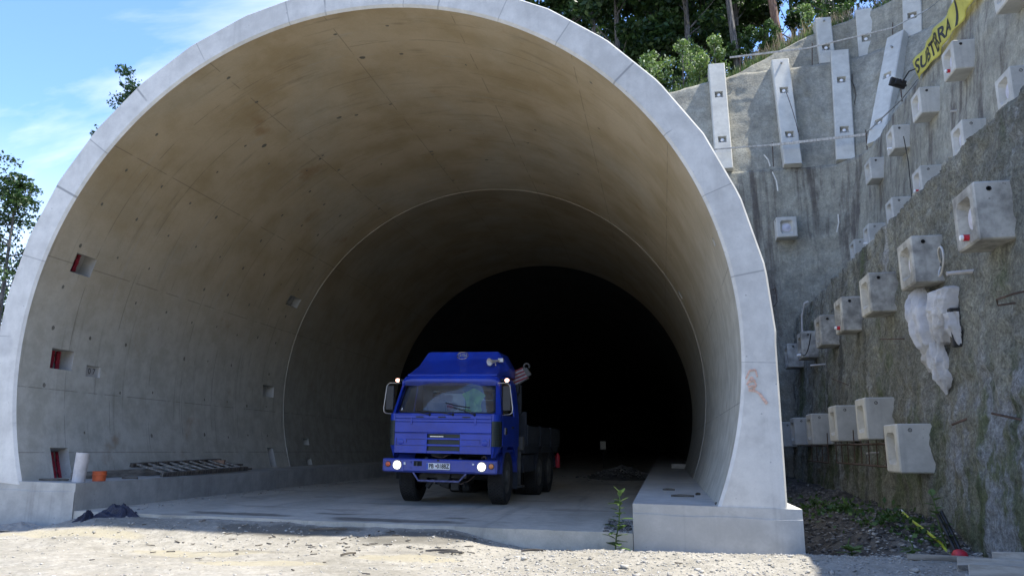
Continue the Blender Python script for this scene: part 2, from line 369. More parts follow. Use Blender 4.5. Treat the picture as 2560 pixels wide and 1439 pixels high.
M['leaf_m'] = m_leaf('leaf_mid', C(.035, .08, .018), C(.06, .12, .03), C(.12, .19, .05))
M['leaf_l'] = m_leaf('leaf_bush', C(.10, .18, .04), C(.22, .33, .09), C(.55, .62, .44), .4)
M['leaf_p'] = m_leaf('leaf_pine', C(.022, .06, .025), C(.035, .085, .035), C(.06, .11, .05))
M['grass'] = m_leaf('grass_blades', C(.07, .13, .03), C(.13, .20, .05), C(.24, .27, .10))
M['drygrass'] = m_leaf('dry_grass', C(.26, .21, .13), C(.36, .30, .20), C(.42, .36, .26))
M['weed'] = m_leaf('weed_leaf', C(.06, .11, .03), C(.10, .17, .045), C(.20, .28, .14))
M['soilhill'] = m_plain('hill_soil', C(.09, .085, .05), .95, 0, .5, 3, .6)
def m_sheet(name, c, rough):
    k = NB(name); v = k.obj(); n = k.noise(v, 6, 6, .65)
    k.col(k.mix(k.ramp(n, .3, .7), tuple(x*.75 for x in c)+(1,), c+(1,))); k.b.inputs['Roughness'].default_value = rough
    k.b.inputs['Subsurface Weight'].default_value = 0
    k.bump(k.math('ADD', k.noise(v, 11, 5, .7, .6), k.noise(k.mapp(v, (3, 3, 1)), 14, 5, .7, 1.2)), .8, .035)
    if 'milky' in name:
        t = k.n('ShaderNodeBsdfTranslucent', {'Color': (.7, .71, .73, 1)}); q = k.n('ShaderNodeBsdfTransparent', {'Color': (.9, .9, .92, 1)}); m1 = k.n('ShaderNodeMixShader', {0: .15}); m2 = k.n('ShaderNodeMixShader', {0: k.ramp(k.noise(v, 3.5, 4), .4, .75, .02, .18)})
        k.l(k.b.outputs[0], m1.inputs[1]); k.l(t.outputs[0], m1.inputs[2]); k.l(m1.outputs[0], m2.inputs[1]); k.l(q.outputs[0], m2.inputs[2]); k.l(m2.outputs[0], k.out.inputs[0])
    return k.m
M['sheet'] = m_sheet('milky_plastic_sheet', (.72, .72, .72), .28)
M['ragblue'] = m_sheet('dark_blue_sheet', (.016, .02, .045), .3)
M['cloth'] = m_sheet('pale_dusty_cloth', (.36, .34, .30), .8)
M['sprayO'] = m_plain('orange_spray', C(.66, .44, .34), .8, 0, .25, 20)
M['sprayW'] = m_plain('chalk_mark', C(.62, .60, .54), .9)
M['mark'] = m_plain('dark_pencil', C(.06, .055, .05), .9)
M['spot'] = m_plain('tie_hole_mortar', C(.17, .16, .13), .9, 0, .3, 8)
M['stripe_w'] = m_plain('crane_white', C(.30, .29, .28), .6, 0, .2, 9)
M['stripe_r'] = m_plain('crane_red', C(.20, .015, .02), .6, 0, .2, 9)
# ------------------------------------------------------------------ mesh helpers
def mobj(name, verts, faces, mat=None, parent=None, smooth=False, data=None):
    me = data
    if me is None:
        me = bpy.data.meshes.new(name)
        me.from_pydata([tuple(map(float, v)) for v in verts], [], [tuple(map(int, f)) for f in faces])
        mats = mat if isinstance(mat, (list, tuple)) else [mat]
        for m in mats:
            if m: me.materials.append(m)
        if smooth: me.polygons.foreach_set('use_smooth', [True]*len(me.polygons))
        me.update()
    o = bpy.data.objects.new(name, me); COL.objects.link(o)
    if parent: o.parent = parent
    return o
def fastquads(name, V, mat, parent=None, n=4):
    """V: (k*n, 3) array, every n verts one face"""
    V = np.asarray(V, np.float32).reshape(-1, 3); nf = len(V)//n
    me = bpy.data.meshes.new(name); me.vertices.add(len(V)); me.vertices.foreach_set('co', V.ravel())
    me.loops.add(len(V)); me.loops.foreach_set('vertex_index', np.arange(len(V), dtype=np.int32))
    me.polygons.add(nf); me.polygons.foreach_set('loop_start', np.arange(0, len(V), n, dtype=np.int32))
    me.update(calc_edges=True); me.materials.append(mat)
    o = bpy.data.objects.new(name, me); COL.objects.link(o)
    if parent: o.parent = parent
    return o
def empty(name, loc=(0, 0, 0), rot=(0, 0, 0)):
    o = bpy.data.objects.new(name, None); COL.objects.link(o); o.location = loc; o.rotation_euler = rot; o.empty_display_size = .2; return o
def tag(o, label=None, cat=None, group=None, kind=None):
    if label: o['label'] = label
    if cat: o['category'] = cat
    if group: o['group'] = group
    if kind: o['kind'] = kind
    return o
class MB:
    def __init__(s): s.v = []; s.f = []; s.mi = []; s.m = 0
    def add(s, V, Fs, m=None):
        o = len(s.v); s.v += [tuple(p) for p in V]; s.f += [tuple(i+o for i in f) for f in Fs]; s.mi += [s.m if m is None else m]*len(Fs)
    def box(s, a, b, m=None, T=None):
        x0, y0, z0 = a; x1, y1, z1 = b
        V = [(x0, y0, z0), (x1, y0, z0), (x1, y1, z0), (x0, y1, z0), (x0, y0, z1), (x1, y0, z1), (x1, y1, z1), (x0, y1, z1)]
        if T is not None: V = [tuple(T @ Vector(p)) for p in V]
        s.add(V, [(3, 2, 1, 0), (4, 5, 6, 7), (0, 1, 5, 4), (1, 2, 6, 5), (2, 3, 7, 6), (3, 0, 4, 7)], m)
    def tube(s, pts, r, n=8, m=None, cap=True):
        pts = [Vector(p) for p in pts]; rr = r if isinstance(r, (list, tuple)) else [r]*len(pts)
        V = []; prev = None
        for i, p in enumerate(pts):
            d = (pts[min(i+1, len(pts)-1)]-pts[max(i-1, 0)]).normalized()
            if prev is None:
                a = d.orthogonal().normalized()
            else:
                a = (prev-d*prev.dot(d)).normalized()
            prev = a; b = d.cross(a)
            for k in range(n):
                t = 2*math.pi*k/n; V.append(p+(a*math.cos(t)+b*math.sin(t))*rr[i])
        F_ = []
        for i in range(len(pts)-1):
            for k in range(n):
                F_.append((i*n+k, i*n+(k+1) % n, (i+1)*n+(k+1) % n, (i+1)*n+k))
        if cap: F_ += [tuple(range(n))[::-1], tuple(range((len(pts)-1)*n, len(pts)*n))]
        s.add(V, F_, m)
    def lathe(s, prof, c, axis, n=20, m=None):
        """prof: list of (radius, distance along axis)"""
        ax = Vector(axis).normalized(); a = ax.orthogonal().normalized(); b = ax.cross(a); c = Vector(c)
        V = []; F_ = []
        for r, d in prof:
            for k in range(n):
                t = 2*math.pi*k/n; V.append(c+ax*d+(a*math.cos(t)+b*math.sin(t))*r)
        for i in range(len(prof)-1):
            for k in range(n): F_.append((i*n+k, i*n+(k+1) % n, (i+1)*n+(k+1) % n, (i+1)*n+k))
        F_ += [tuple(range(n))[::-1], tuple(range((len(prof)-1)*n, len(prof)*n))]
        s.add(V, F_, m)
    def prism(s, poly, a, b, axis=1, m=None):
        """poly in the two other axes, extruded along axis from a to b"""
        n = len(poly)
        def P(p, d):
            q = list(p); q.insert(axis, d); return tuple(q)
        V = [P(p, a) for p in poly]+[P(p, b) for p in poly]
        s.add(V, [tuple(range(n)), tuple(range(2*n-1, n-1, -1))]+[(i, i+n, (i+1) % n+n, (i+1) % n) for i in range(n)], m)
    def build(s, name, mat, parent=None, bevel=0, smooth=False, loc=None):
        me = bpy.data.meshes.new(name); me.from_pydata(s.v, [], s.f)
        for m in (mat if isinstance(mat, (list, tuple)) else [mat]): me.materials.append(m)
        if len(set(s.mi)) > 1 or s.mi and s.mi[0]: me.polygons.foreach_set('material_index', s.mi)
        bm = bmesh.new(); bm.from_mesh(me)
        bmesh.ops.recalc_face_normals(bm, faces=bm.faces)
        if bevel:
            es = [e for e in bm.edges if len(e.link_faces) == 2 and e.calc_face_angle(0) > .6]
            bmesh.ops.bevel(bm, geom=es, offset=bevel, segments=2, affect='EDGES', profile=.5, clamp_overlap=True)
        if smooth:
            for f in bm.faces: f.smooth = True
        bm.to_mesh(me); bm.free()
        if smooth:
            try: me.set_sharp_from_angle(angle=R(35))
            except Exception: pass
        o = bpy.data.objects.new(name, me); COL.objects.link(o)
        if parent: o.parent = parent
        if loc: o.location = loc
        return o
def grid_faces(nu, nv, off=0, keep=None):
    i, j = np.meshgrid(np.arange(nu-1), np.arange(nv-1), indexing='ij')
    a = (i*nv+j).ravel()+off
    f = np.stack([a, a+1, a+nv+1, a+nv], 1)
    return f if keep is None else f[keep.ravel()]
def copy_tree(o, parent=None, loc=None):
    c = o.copy(); COL.objects.link(c); c.parent = parent
    if loc is not None: c.location = loc
    for ch in list(o.children): copy_tree(ch, c)
    return c
def text_mesh(name, body, size, mat, parent=None, extrude=.004, mtx=None, sx=1, bold=0, shear=0):
    cu = bpy.data.curves.new(name+'_curve', 'FONT'); cu.body = body; cu.size = size; cu.extrude = extrude; cu.align_x = 'CENTER'; cu.align_y = 'CENTER'
    cu.offset = bold; cu.shear = shear; cu.resolution_u = 3
    to = bpy.data.objects.new('tmp', cu); COL.objects.link(to)
    bpy.context.view_layer.update()
    me = bpy.data.meshes.new_from_object(to.evaluated_get(bpy.context.evaluated_depsgraph_get()))
    bpy.data.objects.remove(to); bpy.data.curves.remove(cu)
    me.materials.clear(); me.materials.append(mat)
    if sx != 1: me.transform(Matrix.Diagonal((sx, 1, 1, 1)))
    if mtx is not None: me.transform(mtx)
    o = bpy.data.objects.new(name, me); me.name = name; COL.objects.link(o)
    if parent: o.parent = parent
    return o
def frame(xd, yd, o):
    xd = Vector(xd).normalized(); yd = Vector(yd); yd = (yd-xd*yd.dot(xd)).normalized(); zd = xd.cross(yd)
    return Matrix.Translation(Vector(o)) @ Matrix((xd, yd, zd)).transposed().to_4x4()

# ------------------------------------------------------------------ levels
CX, CZ, RI, RO = -5.25, 1.64, 6.5, 7.03
Y1, Y2, Y3 = 12.65, 23.22, 33.87
def floor_z(x, y): return -1.03-.0205*(x+10.22)+.0068*(y-12.65)
def kerb_z(x, y): return -.555-.0235*(x+10.22)+.0058*(y-12.65)

# ground -------------------------------------------------------------
def ss(a, b, x): t = np.clip((x-a)/(b-a), 0, 1); return t*t*(3-2*t)
def ground_z(X, Y, fine=True):
    X = np.asarray(X, float); Y = np.asarray(Y, float)
    z = -1.45+0*X
    z += .10*ss(-6, -12, X)*ss(6, 12, Y)
    mid = ss(-11.6, -9.6, X)*ss(-2.1, -3.6, X)
    rise = ss(11.2, 12.75, Y)
    tgt = -1.055-.0205*(X+10.22)-.02
    z += (tgt-z)*mid*rise
    z += -.07*ss(-2.8, -1.8, X)*ss(12.0, 12.5, Y)*ss(3, 2.2, X)
    z += .09*np.exp(-((Y-11.35)/.55)**2)*ss(-2.6, -1.2, X)*ss(5, 3, X)          # low windrow of gravel
    z -= .10*ss(12.1, 12.9, Y)*ss(1.6, 2.3, X)
    # soil bank between footing and wall
    b = ss(2.0, 4.3, X)*ss(12.6, 14.5, Y)
    z += b*(.42+.0*Y)+.03*ss(13, 30, Y)*b*6
    z += .22*np.exp(-(((X-3.2)/.7)**2+((Y-13.6)/.8)**2))+.26*np.exp(-(((X-3.0)/.6)**2+((Y-17)/1.6)**2))
    if fine:
        near = ss(40, 20, np.abs(X))*ss(60, 30, Y)*ss(-10, 0, Y)
        z += near*(.055*fbm(X*.55, Y*.8, seed=3)+.022*fbm(X*2.1, Y*2.6, seed=5)+.010*fbm(X*8, Y*8, seed=8))
        for yr, wr, dr in ((10.9, .16, .035), (9.3, .2, .04), (8.4, .2, .03)): z -= near*dr*np.exp(-((Y-yr-.12*X*.3-.25*np.sin(X*.5))/wr)**2)*ss(-.5, -2.5, X)
        soil = ss(1.9, 2.4, X)*ss(12.3, 12.9, Y)
        z += soil*(.10*fbm(X*2.3, Y*2.3, seed=21)+.05*fbm(X*7, Y*7, seed=22))
    # under road and footings stay below
    inside = ss(12.66, 12.9, Y)*ss(-13.2, -12.6, X)*ss(1.6, 1.2, X)
    z = z*(1-inside)+(-1.9)*inside
    return z
def dens(a, b, s, lo, hi, g=1.28):
    m = list(np.arange(a, b+1e-6, s)); st = s
    while m[0] > lo: st *= g; m.insert(0, m[0]-st)
    st = s
    while m[-1] < hi: st *= g; m.append(m[-1]+st)
    return np.array(m)
gx = dens(-13, 5.2, .06, -900, 900); gy = np.concatenate([dens(6.5, 13.8, .05, -700, 13.8)[:-1], dens(13.8, 31, .13, 13.8, 900)])
gy = np.unique(gy[(gy < 13.85) | (gy > 13.86)])
GXm, GYm = np.meshgrid(gx, gy, indexing='ij'); GZ = ground_z(GXm, GYm)
V = np.stack([GXm, GYm, GZ], -1).reshape(-1, 3)
ground = mobj('ground', V, grid_faces(len(gx), len(gy)), M['ground'], smooth=True); tag(ground, kind='structure')
def ell(cx, cy, rx, ry, seed, rot=0):
    c, s = math.cos(rot), math.sin(rot)
    u = ((GXm-cx)*c+(GYm-cy)*s)/rx; v = (-(GXm-cx)*s+(GYm-cy)*c)/ry
    d = np.sqrt(u*u+v*v)+.55*fbm(GXm*1.9, GYm*3.1, seed=seed)
    return ss(1.08, .82, d)
mud = np.zeros_like(GXm)
for a in ((-6.1, 12.25, .95, .30, 1), (-3.9, 12.05, .95, .42, 2), (-3.3, 12.35, .6, .2, 4), (-5.2, 12.5, .5, .12, 6)): mud = np.maximum(mud, ell(*a))
och = np.zeros_like(GXm)
for a in ((-9.6, 11.75, 1.3, .22, 7), (-6.7, 11.0, 1.3, .25, 8), (-3.4, 10.9, .8, .3, 9), (-5.3, 10.2, 1.0, .3, 12)): och = np.maximum(och, ell(*a))
mud = np.maximum(mud, .55*ell(-6.3, 11.1, .8, .13, 10)); mud = np.maximum(mud, .45*ell(-3.6, 11.3, .7, .12, 14))
edge = .35*fbm(GXm*1.3, GYm*1.3, seed=31)
soil = ss(1.75, 2.05, GXm+.3*edge)*ss(12.05, 12.55, GYm+edge-.12*(GXm-2)*0)*ss(40, 34, GYm)
soil = np.maximum(soil, 0)
soil *= 1-.85*ss(2.9, 4.0, GXm+.4*edge)*ss(13.6, 12.9, GYm+edge)
ca = ground.data.color_attributes.new('mud', 'FLOAT_COLOR', 'POINT')
ca.data.foreach_set('color', np.stack([mud, soil, och, np.ones_like(mud)], -1).ravel().astype(np.float32))

# road slab in the tunnel ------------------------------------------------
rx = np.arange(-10.35, -.39, .12); ry = np.concatenate([np.arange(12.64, 26, .12), np.arange(26, 150, 2.)])
RX, RY = np.meshgrid(rx, ry, indexing='ij'); RZ = floor_z(RX, RY)+.010*fbm(RX*1.2, RY*1.2, seed=41)+.005*fbm(RX*6, RY*6, seed=42)
Vt = np.stack([RX, RY, RZ], -1).reshape(-1, 3); fr = np.stack([rx, np.full_like(rx, 12.64), RZ[:, 0]], -1); frb = fr.copy(); frb[:, 2] = -2.1
fr2 = fr.copy()
fr2[:, 2] -= .002
n0 = len(Vt); nx = len(rx); front = [(n0+i, n0+i+1, n0+nx+i+1, n0+nx+i) for i in range(nx-1)]
road = mobj('road', np.vstack([Vt, fr, frb]), list(grid_faces(len(rx), len(ry)))+front, M['road']); tag(road, kind='structure')
GXm, GYm = RX, RY; rm_ = np.zeros_like(RX)
for a in ((-7.3, 13.25, 1.0, .24, 61), (-4.7, 13.15, 1.25, .34, 62), (-6.0, 13.9, .5, .10, 63), (-3.6, 13.9, .35, .07, 64)): rm_ = np.maximum(rm_, ell(*a))
rm_ = np.concatenate([rm_.ravel(), np.zeros(2*nx)])
ca = road.data.color_attributes.new('mud', 'FLOAT_COLOR', 'POINT'); ca.data.foreach_set('color', np.stack([rm_, rm_, rm_, np.ones_like(rm_)], -1).ravel().astype(np.float32))

# ------------------------------------------------------------------ tunnel
portal = tag(empty('tunnel_portal', (CX, Y1, kerb_z(CX, Y1))), 'large round concrete tunnel mouth with a tan stained vault and pale front rim', 'tunnel')
PL = Vector(portal.location)
def world_child(o, root=portal):
    o.parent = root; o.matrix_parent_inverse = Matrix.Translation(-Vector(root.location)); return o
def ring_xz(th, r): return CX+r*math.cos(th), CZ+r*math.sin(th)
A0, A1 = R(-27), R(207)
niches1 = [(159.9, 163.4, 13.31, 13.88, .28), (176.9, 180.4, 13.40, 14.00, .28), (194.0, 199.2, 13.43, 13.90, .28), (178.95, 181.0, 14.40, 14.83, .05),
           (152.3, 155.1, 21.80, 22.55, .22), (177.2, 180.2, 21.85, 22.55, .24), (193.6, 198.8, 22.0, 22.34, .24), (24.0, 26.2, 22.4, 22.75, .15), (16, 17.2, 13.3, 13.45, .03)]
niches2 = [(190.9, 192.8, 24.44, 24.88, .18), (196.7, 198.6, 24.48, 24.82, .18)]
def lining(name, ya, yb, niches, ri=RI, mats=None, first=False):
    ths = set(round(t, 5) for t in np.linspace(-22.6, 199.9, 149)); ys = set(round(float(t), 4) for t in np.linspace(ya, yb, max(2, int((yb-ya)/.5))))
    for a, b, c, d, _ in niches: ths |= {a, b}; ys |= {c, d}
    T_ = np.array(sorted(ths)); keepT = [T_[0]]
    for t in T_[1:]:
        if t-keepT[-1] > .15 or any(abs(t-q) < 1e-6 for n in niches for q in n[:2]):
            if t-keepT[-1] <= .15 and not any(abs(keepT[-1]-q) < 1e-6 for n in niches for q in n[:2]): keepT.pop()
            keepT.append(t)
    T_ = np.array(keepT); Ys = np.array(sorted(ys))
    mb = MB(); nT, nY = len(T_), len(Ys)
    V = []
    for t in T_:
        x, z = ring_xz(R(t), ri)
        for y in Ys: V.append((x, y, z))
    Fs = []
    for i in range(nT-1):
        for j in range(nY-1):
            tm, ym = (T_[i]+T_[i+1])/2, (Ys[j]+Ys[j+1])/2
            if any(a < tm < b and c < ym < d for a, b, c, d, _ in niches): continue
            Fs.append((i*nY+j, i*nY+j+1, (i+1)*nY+j+1, (i+1)*nY+j))
    mb.add(V, Fs, 0)
    for a, b, c, d, dep in niches:
        P = lambda t, y, r: (*[ring_xz(R(t), r)[0]], y, ring_xz(R(t), r)[1])
        q = [P(a, c, ri), P(b, c, ri), P(b, d, ri), P(a, d, ri)]; e = .15
        k = [P(a+e, c+.015, ri+dep), P(b-e, c+.015, ri+dep), P(b-e, d-.015, ri+dep), P(a+e, d-.015, ri+dep)]
        mb.add(q+k, [(4, 5, 6, 7)]+[(i, (i+1) % 4, (i+1) % 4+4, i+4) for i in range(4)], 3)
    # outer skin: facets like the outer shuttering, straight down to the footing below the springing
    # ends + outside
    fac = [-27]+list(np.arange(-2, 200, 10.7))
    outp = [(CX+RO, kerb_z(CX+RO, ya)-.0)]
    for t in np.arange(-1, 181.5, 9.1):
        outp.append(ring_xz(R(t), RO+.012))
    outp.append((CX-RO, kerb_z(CX-RO, ya)))
    # outer outline at the angles of T_: shutter facets over the arch, straight legs below the springing
    O = []
    for t in T_:
        if t <= 0: O.append((CX+RO, CZ+(kerb_z(CX+RO, ya)-.01-CZ)*(t/-22.6))); continue
        if t >= 180: O.append((CX-RO, CZ+(kerb_z(CX-RO, ya)-.01-CZ)*((t-180)/19.9))); continue
        q = t/10.0; f = (q-math.floor(q)-.5)*10.0; r_ = (RO+.028)*math.cos(R(5.0))/math.cos(R(f))
        O.append((CX+r_*math.cos(R(t)), CZ+r_*math.sin(R(t))))
    ch = .05 if first else .008
    rows = []
    for i, t in enumerate(T_):
        ix, iz = ring_xz(R(t), ri); cx_, cz_ = ring_xz(R(t), ri+ch); ox, oz = O[i]
        dd = Vector((ox-CX, oz-CZ)); dd.normalize(); o2 = (ox-dd.x*.03, oz-dd.y*.03)
        rows.append([(ix, ya, iz), (cx_, ya-ch*.8, cz_), (o2[0], ya-ch*.8, o2[1]), (ox, ya-ch*.8+.03, oz), (ox, yb, oz), (ix, yb, iz)])
    V = [p for r_ in rows for p in r_]; k = 6
    F1 = []; F2 = []; F3 = []; F4 = []
    for i in range(nT-1):
        for c_, L in ((0, F4), (1, F1), (2, F2), (3, F2), (4, F3)):
            L.append((i*k+c_, (i+1)*k+c_, (i+1)*k+c_+1, i*k+c_+1))
    mb.add(V, F4, 1 if first else 0); o_ = len(mb.v)-len(V)
    for L, m_ in ((F1, 1), (F2, 2), (F3, 2)):
        mb.f += [tuple(i+o_ for i in f) for f in L]; mb.mi += [m_]*len(L)
    for i in (0, nT-1):      # feet
        pass
    o = mb.build(name, mats or [M['lining'], M['face'], M['rim'], M['kerb']])
    return world_child(o)
seg1 = lining('lining_segment', Y1, Y2-.006, niches1, first=True)
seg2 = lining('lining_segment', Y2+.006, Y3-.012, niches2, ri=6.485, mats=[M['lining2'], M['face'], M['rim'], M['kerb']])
# red-taped bars in the niches
def on_ring(t, r, y): x, z = ring_xz(R(t), r); return Vector((x, y, z))
for (a, b, c, d, dep), cols in zip(niches1[:3], (1, 2, 2)):
    for q in range(cols):
        mb = MB(); yc = c+.285+.155*q if dep > .2 and cols == 2 else c+.33
        pts = []
        for i in range(9):
            t = a+.25+(b-a-.5)*i/8
            pts.append(on_ring(t, RI+dep*.75, yc+random.uniform(-.008, .008)))
        w_ = [.046+random.uniform(-.012, .008) for _ in pts]
        for i in range(8):
            p, q2 = pts[i], pts[i+1]; n_ = Vector((0, 1, 0))
            mb.add([p-n_*w_[i], p+n_*w_[i], q2+n_*w_[i+1], q2-n_*w_[i+1], p-n_*w_[i]+Vector((-.03, 0, 0)), p+n_*w_[i]+Vector((-.03, 0, 0)), q2+n_*w_[i+1]+Vector((-.03, 0, 0)), q2-n_*w_[i+1]+Vector((-.03, 0, 0))],
                   [(0, 1, 2, 3), (7, 6, 5, 4), (0, 4, 5, 1), (2, 6, 7, 3), (1, 5, 6, 2), (3, 7, 4, 0)])
        s_ = mb.build('red_strip', M['redstrip']); s_.parent = seg1; s_.matrix_parent_inverse = Matrix.Identity(4)
# pencilled digits in the shallow pocket
mt = frame((0, 1, 0), (.0, 0, 1), on_ring(180, RI+.046, 14.62))
t_ = text_mesh('pencil_mark', '0 7', .17, M['mark'], None, .001, mt); t_.parent = seg1
mt = frame((0, 1, 0), (.0, 0, 1), on_ring(180.9, RI-.003, 13.72))
# tie-hole plugs
mb = MB()
def disc_on_ring(t, y, r, e=1.0, lift=.003):
    c = on_ring(t, RI-lift, y); n_ = Vector((-math.cos(R(t)), 0, -math.sin(R(t)))); a = Vector((0, 1, 0)); b = n_.cross(a); k = 9
    V = [c+(a*math.cos(2*math.pi*i/k)*r*random.uniform(.75, 1.15)+b*math.sin(2*math.pi*i/k)*r*e*random.uniform(.8, 1.15)) for i in range(k)]
    mb.add(V, [tuple(range(k))])
for t in (158.2, 166, 174, -177, -169, 150.5, 142.9, 135, 127, 118.2, 105.7, 97, 88, 71.2, 60, 50, 40, 30):
    for i in range(9):
        y = 13.3+1.1*i+random.uniform(-.04, .04)
        if y > 22.8 or random.random() < (.14 if t > 140 or t < 0 else .45 if t > 110 else .85): continue
        if any(a-1.5 < (t % 360) < b+1.5 and c-.15 < y < d+.15 for a, b, c, d, _ in niches1): continue
        disc_on_ring(t+random.uniform(-.5, .5), y, random.uniform(.024, .042), 1.25)
for _ in range(14):
    disc_on_ring(random.uniform(60, 130), random.uniform(13.5, 21), random.uniform(.02, .06), random.uniform(.4, 1.6))
tie = mb.build('tie_hole_plugs', M['spot']); world_child(tie); tie['kind'] = 'stuff'

# raw tunnel beyond the lining
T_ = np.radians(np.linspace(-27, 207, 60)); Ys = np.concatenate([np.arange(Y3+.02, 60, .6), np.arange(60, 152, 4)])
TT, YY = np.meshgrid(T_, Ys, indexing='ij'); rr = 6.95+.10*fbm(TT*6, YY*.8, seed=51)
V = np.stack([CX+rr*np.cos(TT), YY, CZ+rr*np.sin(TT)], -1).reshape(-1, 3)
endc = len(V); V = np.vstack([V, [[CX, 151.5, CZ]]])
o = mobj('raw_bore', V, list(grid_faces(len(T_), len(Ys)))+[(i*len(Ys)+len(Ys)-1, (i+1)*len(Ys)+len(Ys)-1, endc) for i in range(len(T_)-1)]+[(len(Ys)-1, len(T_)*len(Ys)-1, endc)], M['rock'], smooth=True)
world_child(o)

# ------------------------------------------------------------------ footings with kerb walkway
def footing(name, label, xin, xout, inner_sign, mat, ys, xin2=None):
    root = tag(empty(name, (xin, 12.62, -1.9)), label, 'footing')
    for a, b in zip(ys[:-1], ys[1:]):
        mb = MB(); b_ = b-.015; xs = np.linspace(min(xin, xout), max(xin, xout), 9); nyy = max(2, int((b_-a)/.5)); yy = np.linspace(a, b_, nyy)
        V = []
        for x in xs:
            for y in yy: V.append((x, y, kerb_z(x, y)+(.004*f1(x*3, y*3, 9))))
        mb.add(V, grid_faces(9, nyy).tolist())
        def skirt(pts):
            n = len(pts); W = [p for p in pts]+[(p[0], p[1], p[2]-.16) for p in pts]+[(p[0], p[1], p[2]-.16) for p in pts]+[(p[0], p[1], -2.1) for p in pts]
            return W, n
        xI, xO = xin, xout
        for xx, sgn in ((xI, 1), (xO, -1)):
            pts = [(xx, y, kerb_z(xx, y)) for y in yy]; W = pts+[(xx, y, -2.1) for y in yy]; n = nyy
            mb.add(W, [(i, i+1, n+i+1, n+i) for i in range(n-1)])
        for yy_ in (a, b_):
            off = -.012 if yy_ == a and a < 13 else 0
            p1 = [(x, yy_, kerb_z(x, yy_)) for x in xs]; p2 = [(x, yy_, kerb_z(x, yy_)-.15-.01*math.sin(x*5)) for x in xs]
            p3 = [(x, yy_+off, kerb_z(x, yy_)-.155-.01*math.sin(x*5)) for x in xs]; p4 = [(x, yy_+off, -2.1) for x in xs]
            for u, v_ in ((p1, p2), (p2, p3), (p3, p4)):
                mb.add(u+v_, [(i, i+1, 9+i+1, 9+i) for i in range(8)])
        o = mb.build('footing_section', mat); o.parent = root; o.matrix_parent_inverse = Matrix.Translation(-Vector(root.location))
    return root
footing('concrete_footing', 'long concrete kerb and footing along the left wall carrying the ladder and orange bucket', -10.25, -13.4, -1, M['kerb'], [12.62, 20.1, 33, 60, 150])
footing('concrete_footing', 'blocky pale concrete footing under the right leg of the arch', -.50, 1.98, 1, M['plinth'], [12.60, 22, 40, 150])

# orange spray mark, chalk mark
def ribbon(name, pts, wd, mat, parent, nrm=(0, -1, 0)):
    mb = MB(); nrm = Vector(nrm)
    for i in range(len(pts)-1):
        p, q = Vector(pts[i]), Vector(pts[i+1]); s_ = (q-p).cross(nrm).normalized()*wd*random.uniform(.5, 1.1)
        e_ = nrm*(.0012*i+.0011*random.random()); mb.add([p-s_+e_, p+s_+e_, q+s_+e_, q-s_+e_], [(0, 1, 2, 3)])
    o = mb.build(name, mat); world_child(o) if parent is portal else None
    return o
yf = Y1-.0425
for k_, pts in enumerate([[(1.28, .55), (1.36, .75), (1.42, .55), (1.36, .42)], [(1.30, .42), (1.40, .40), (1.46, .33), (1.50, .22), (1.56, .08)], [(1.27, .70), (1.33, .90), (1.42, .92), (1.44, .74)], [(1.30, .62), (1.41, .66)], [(1.29, .50), (1.40, .52)]]):
    ribbon('spray_mark', [(x+.02, yf-.006*k_, z*.62+.66) for x, z in pts], .024, M['sprayO'], portal)
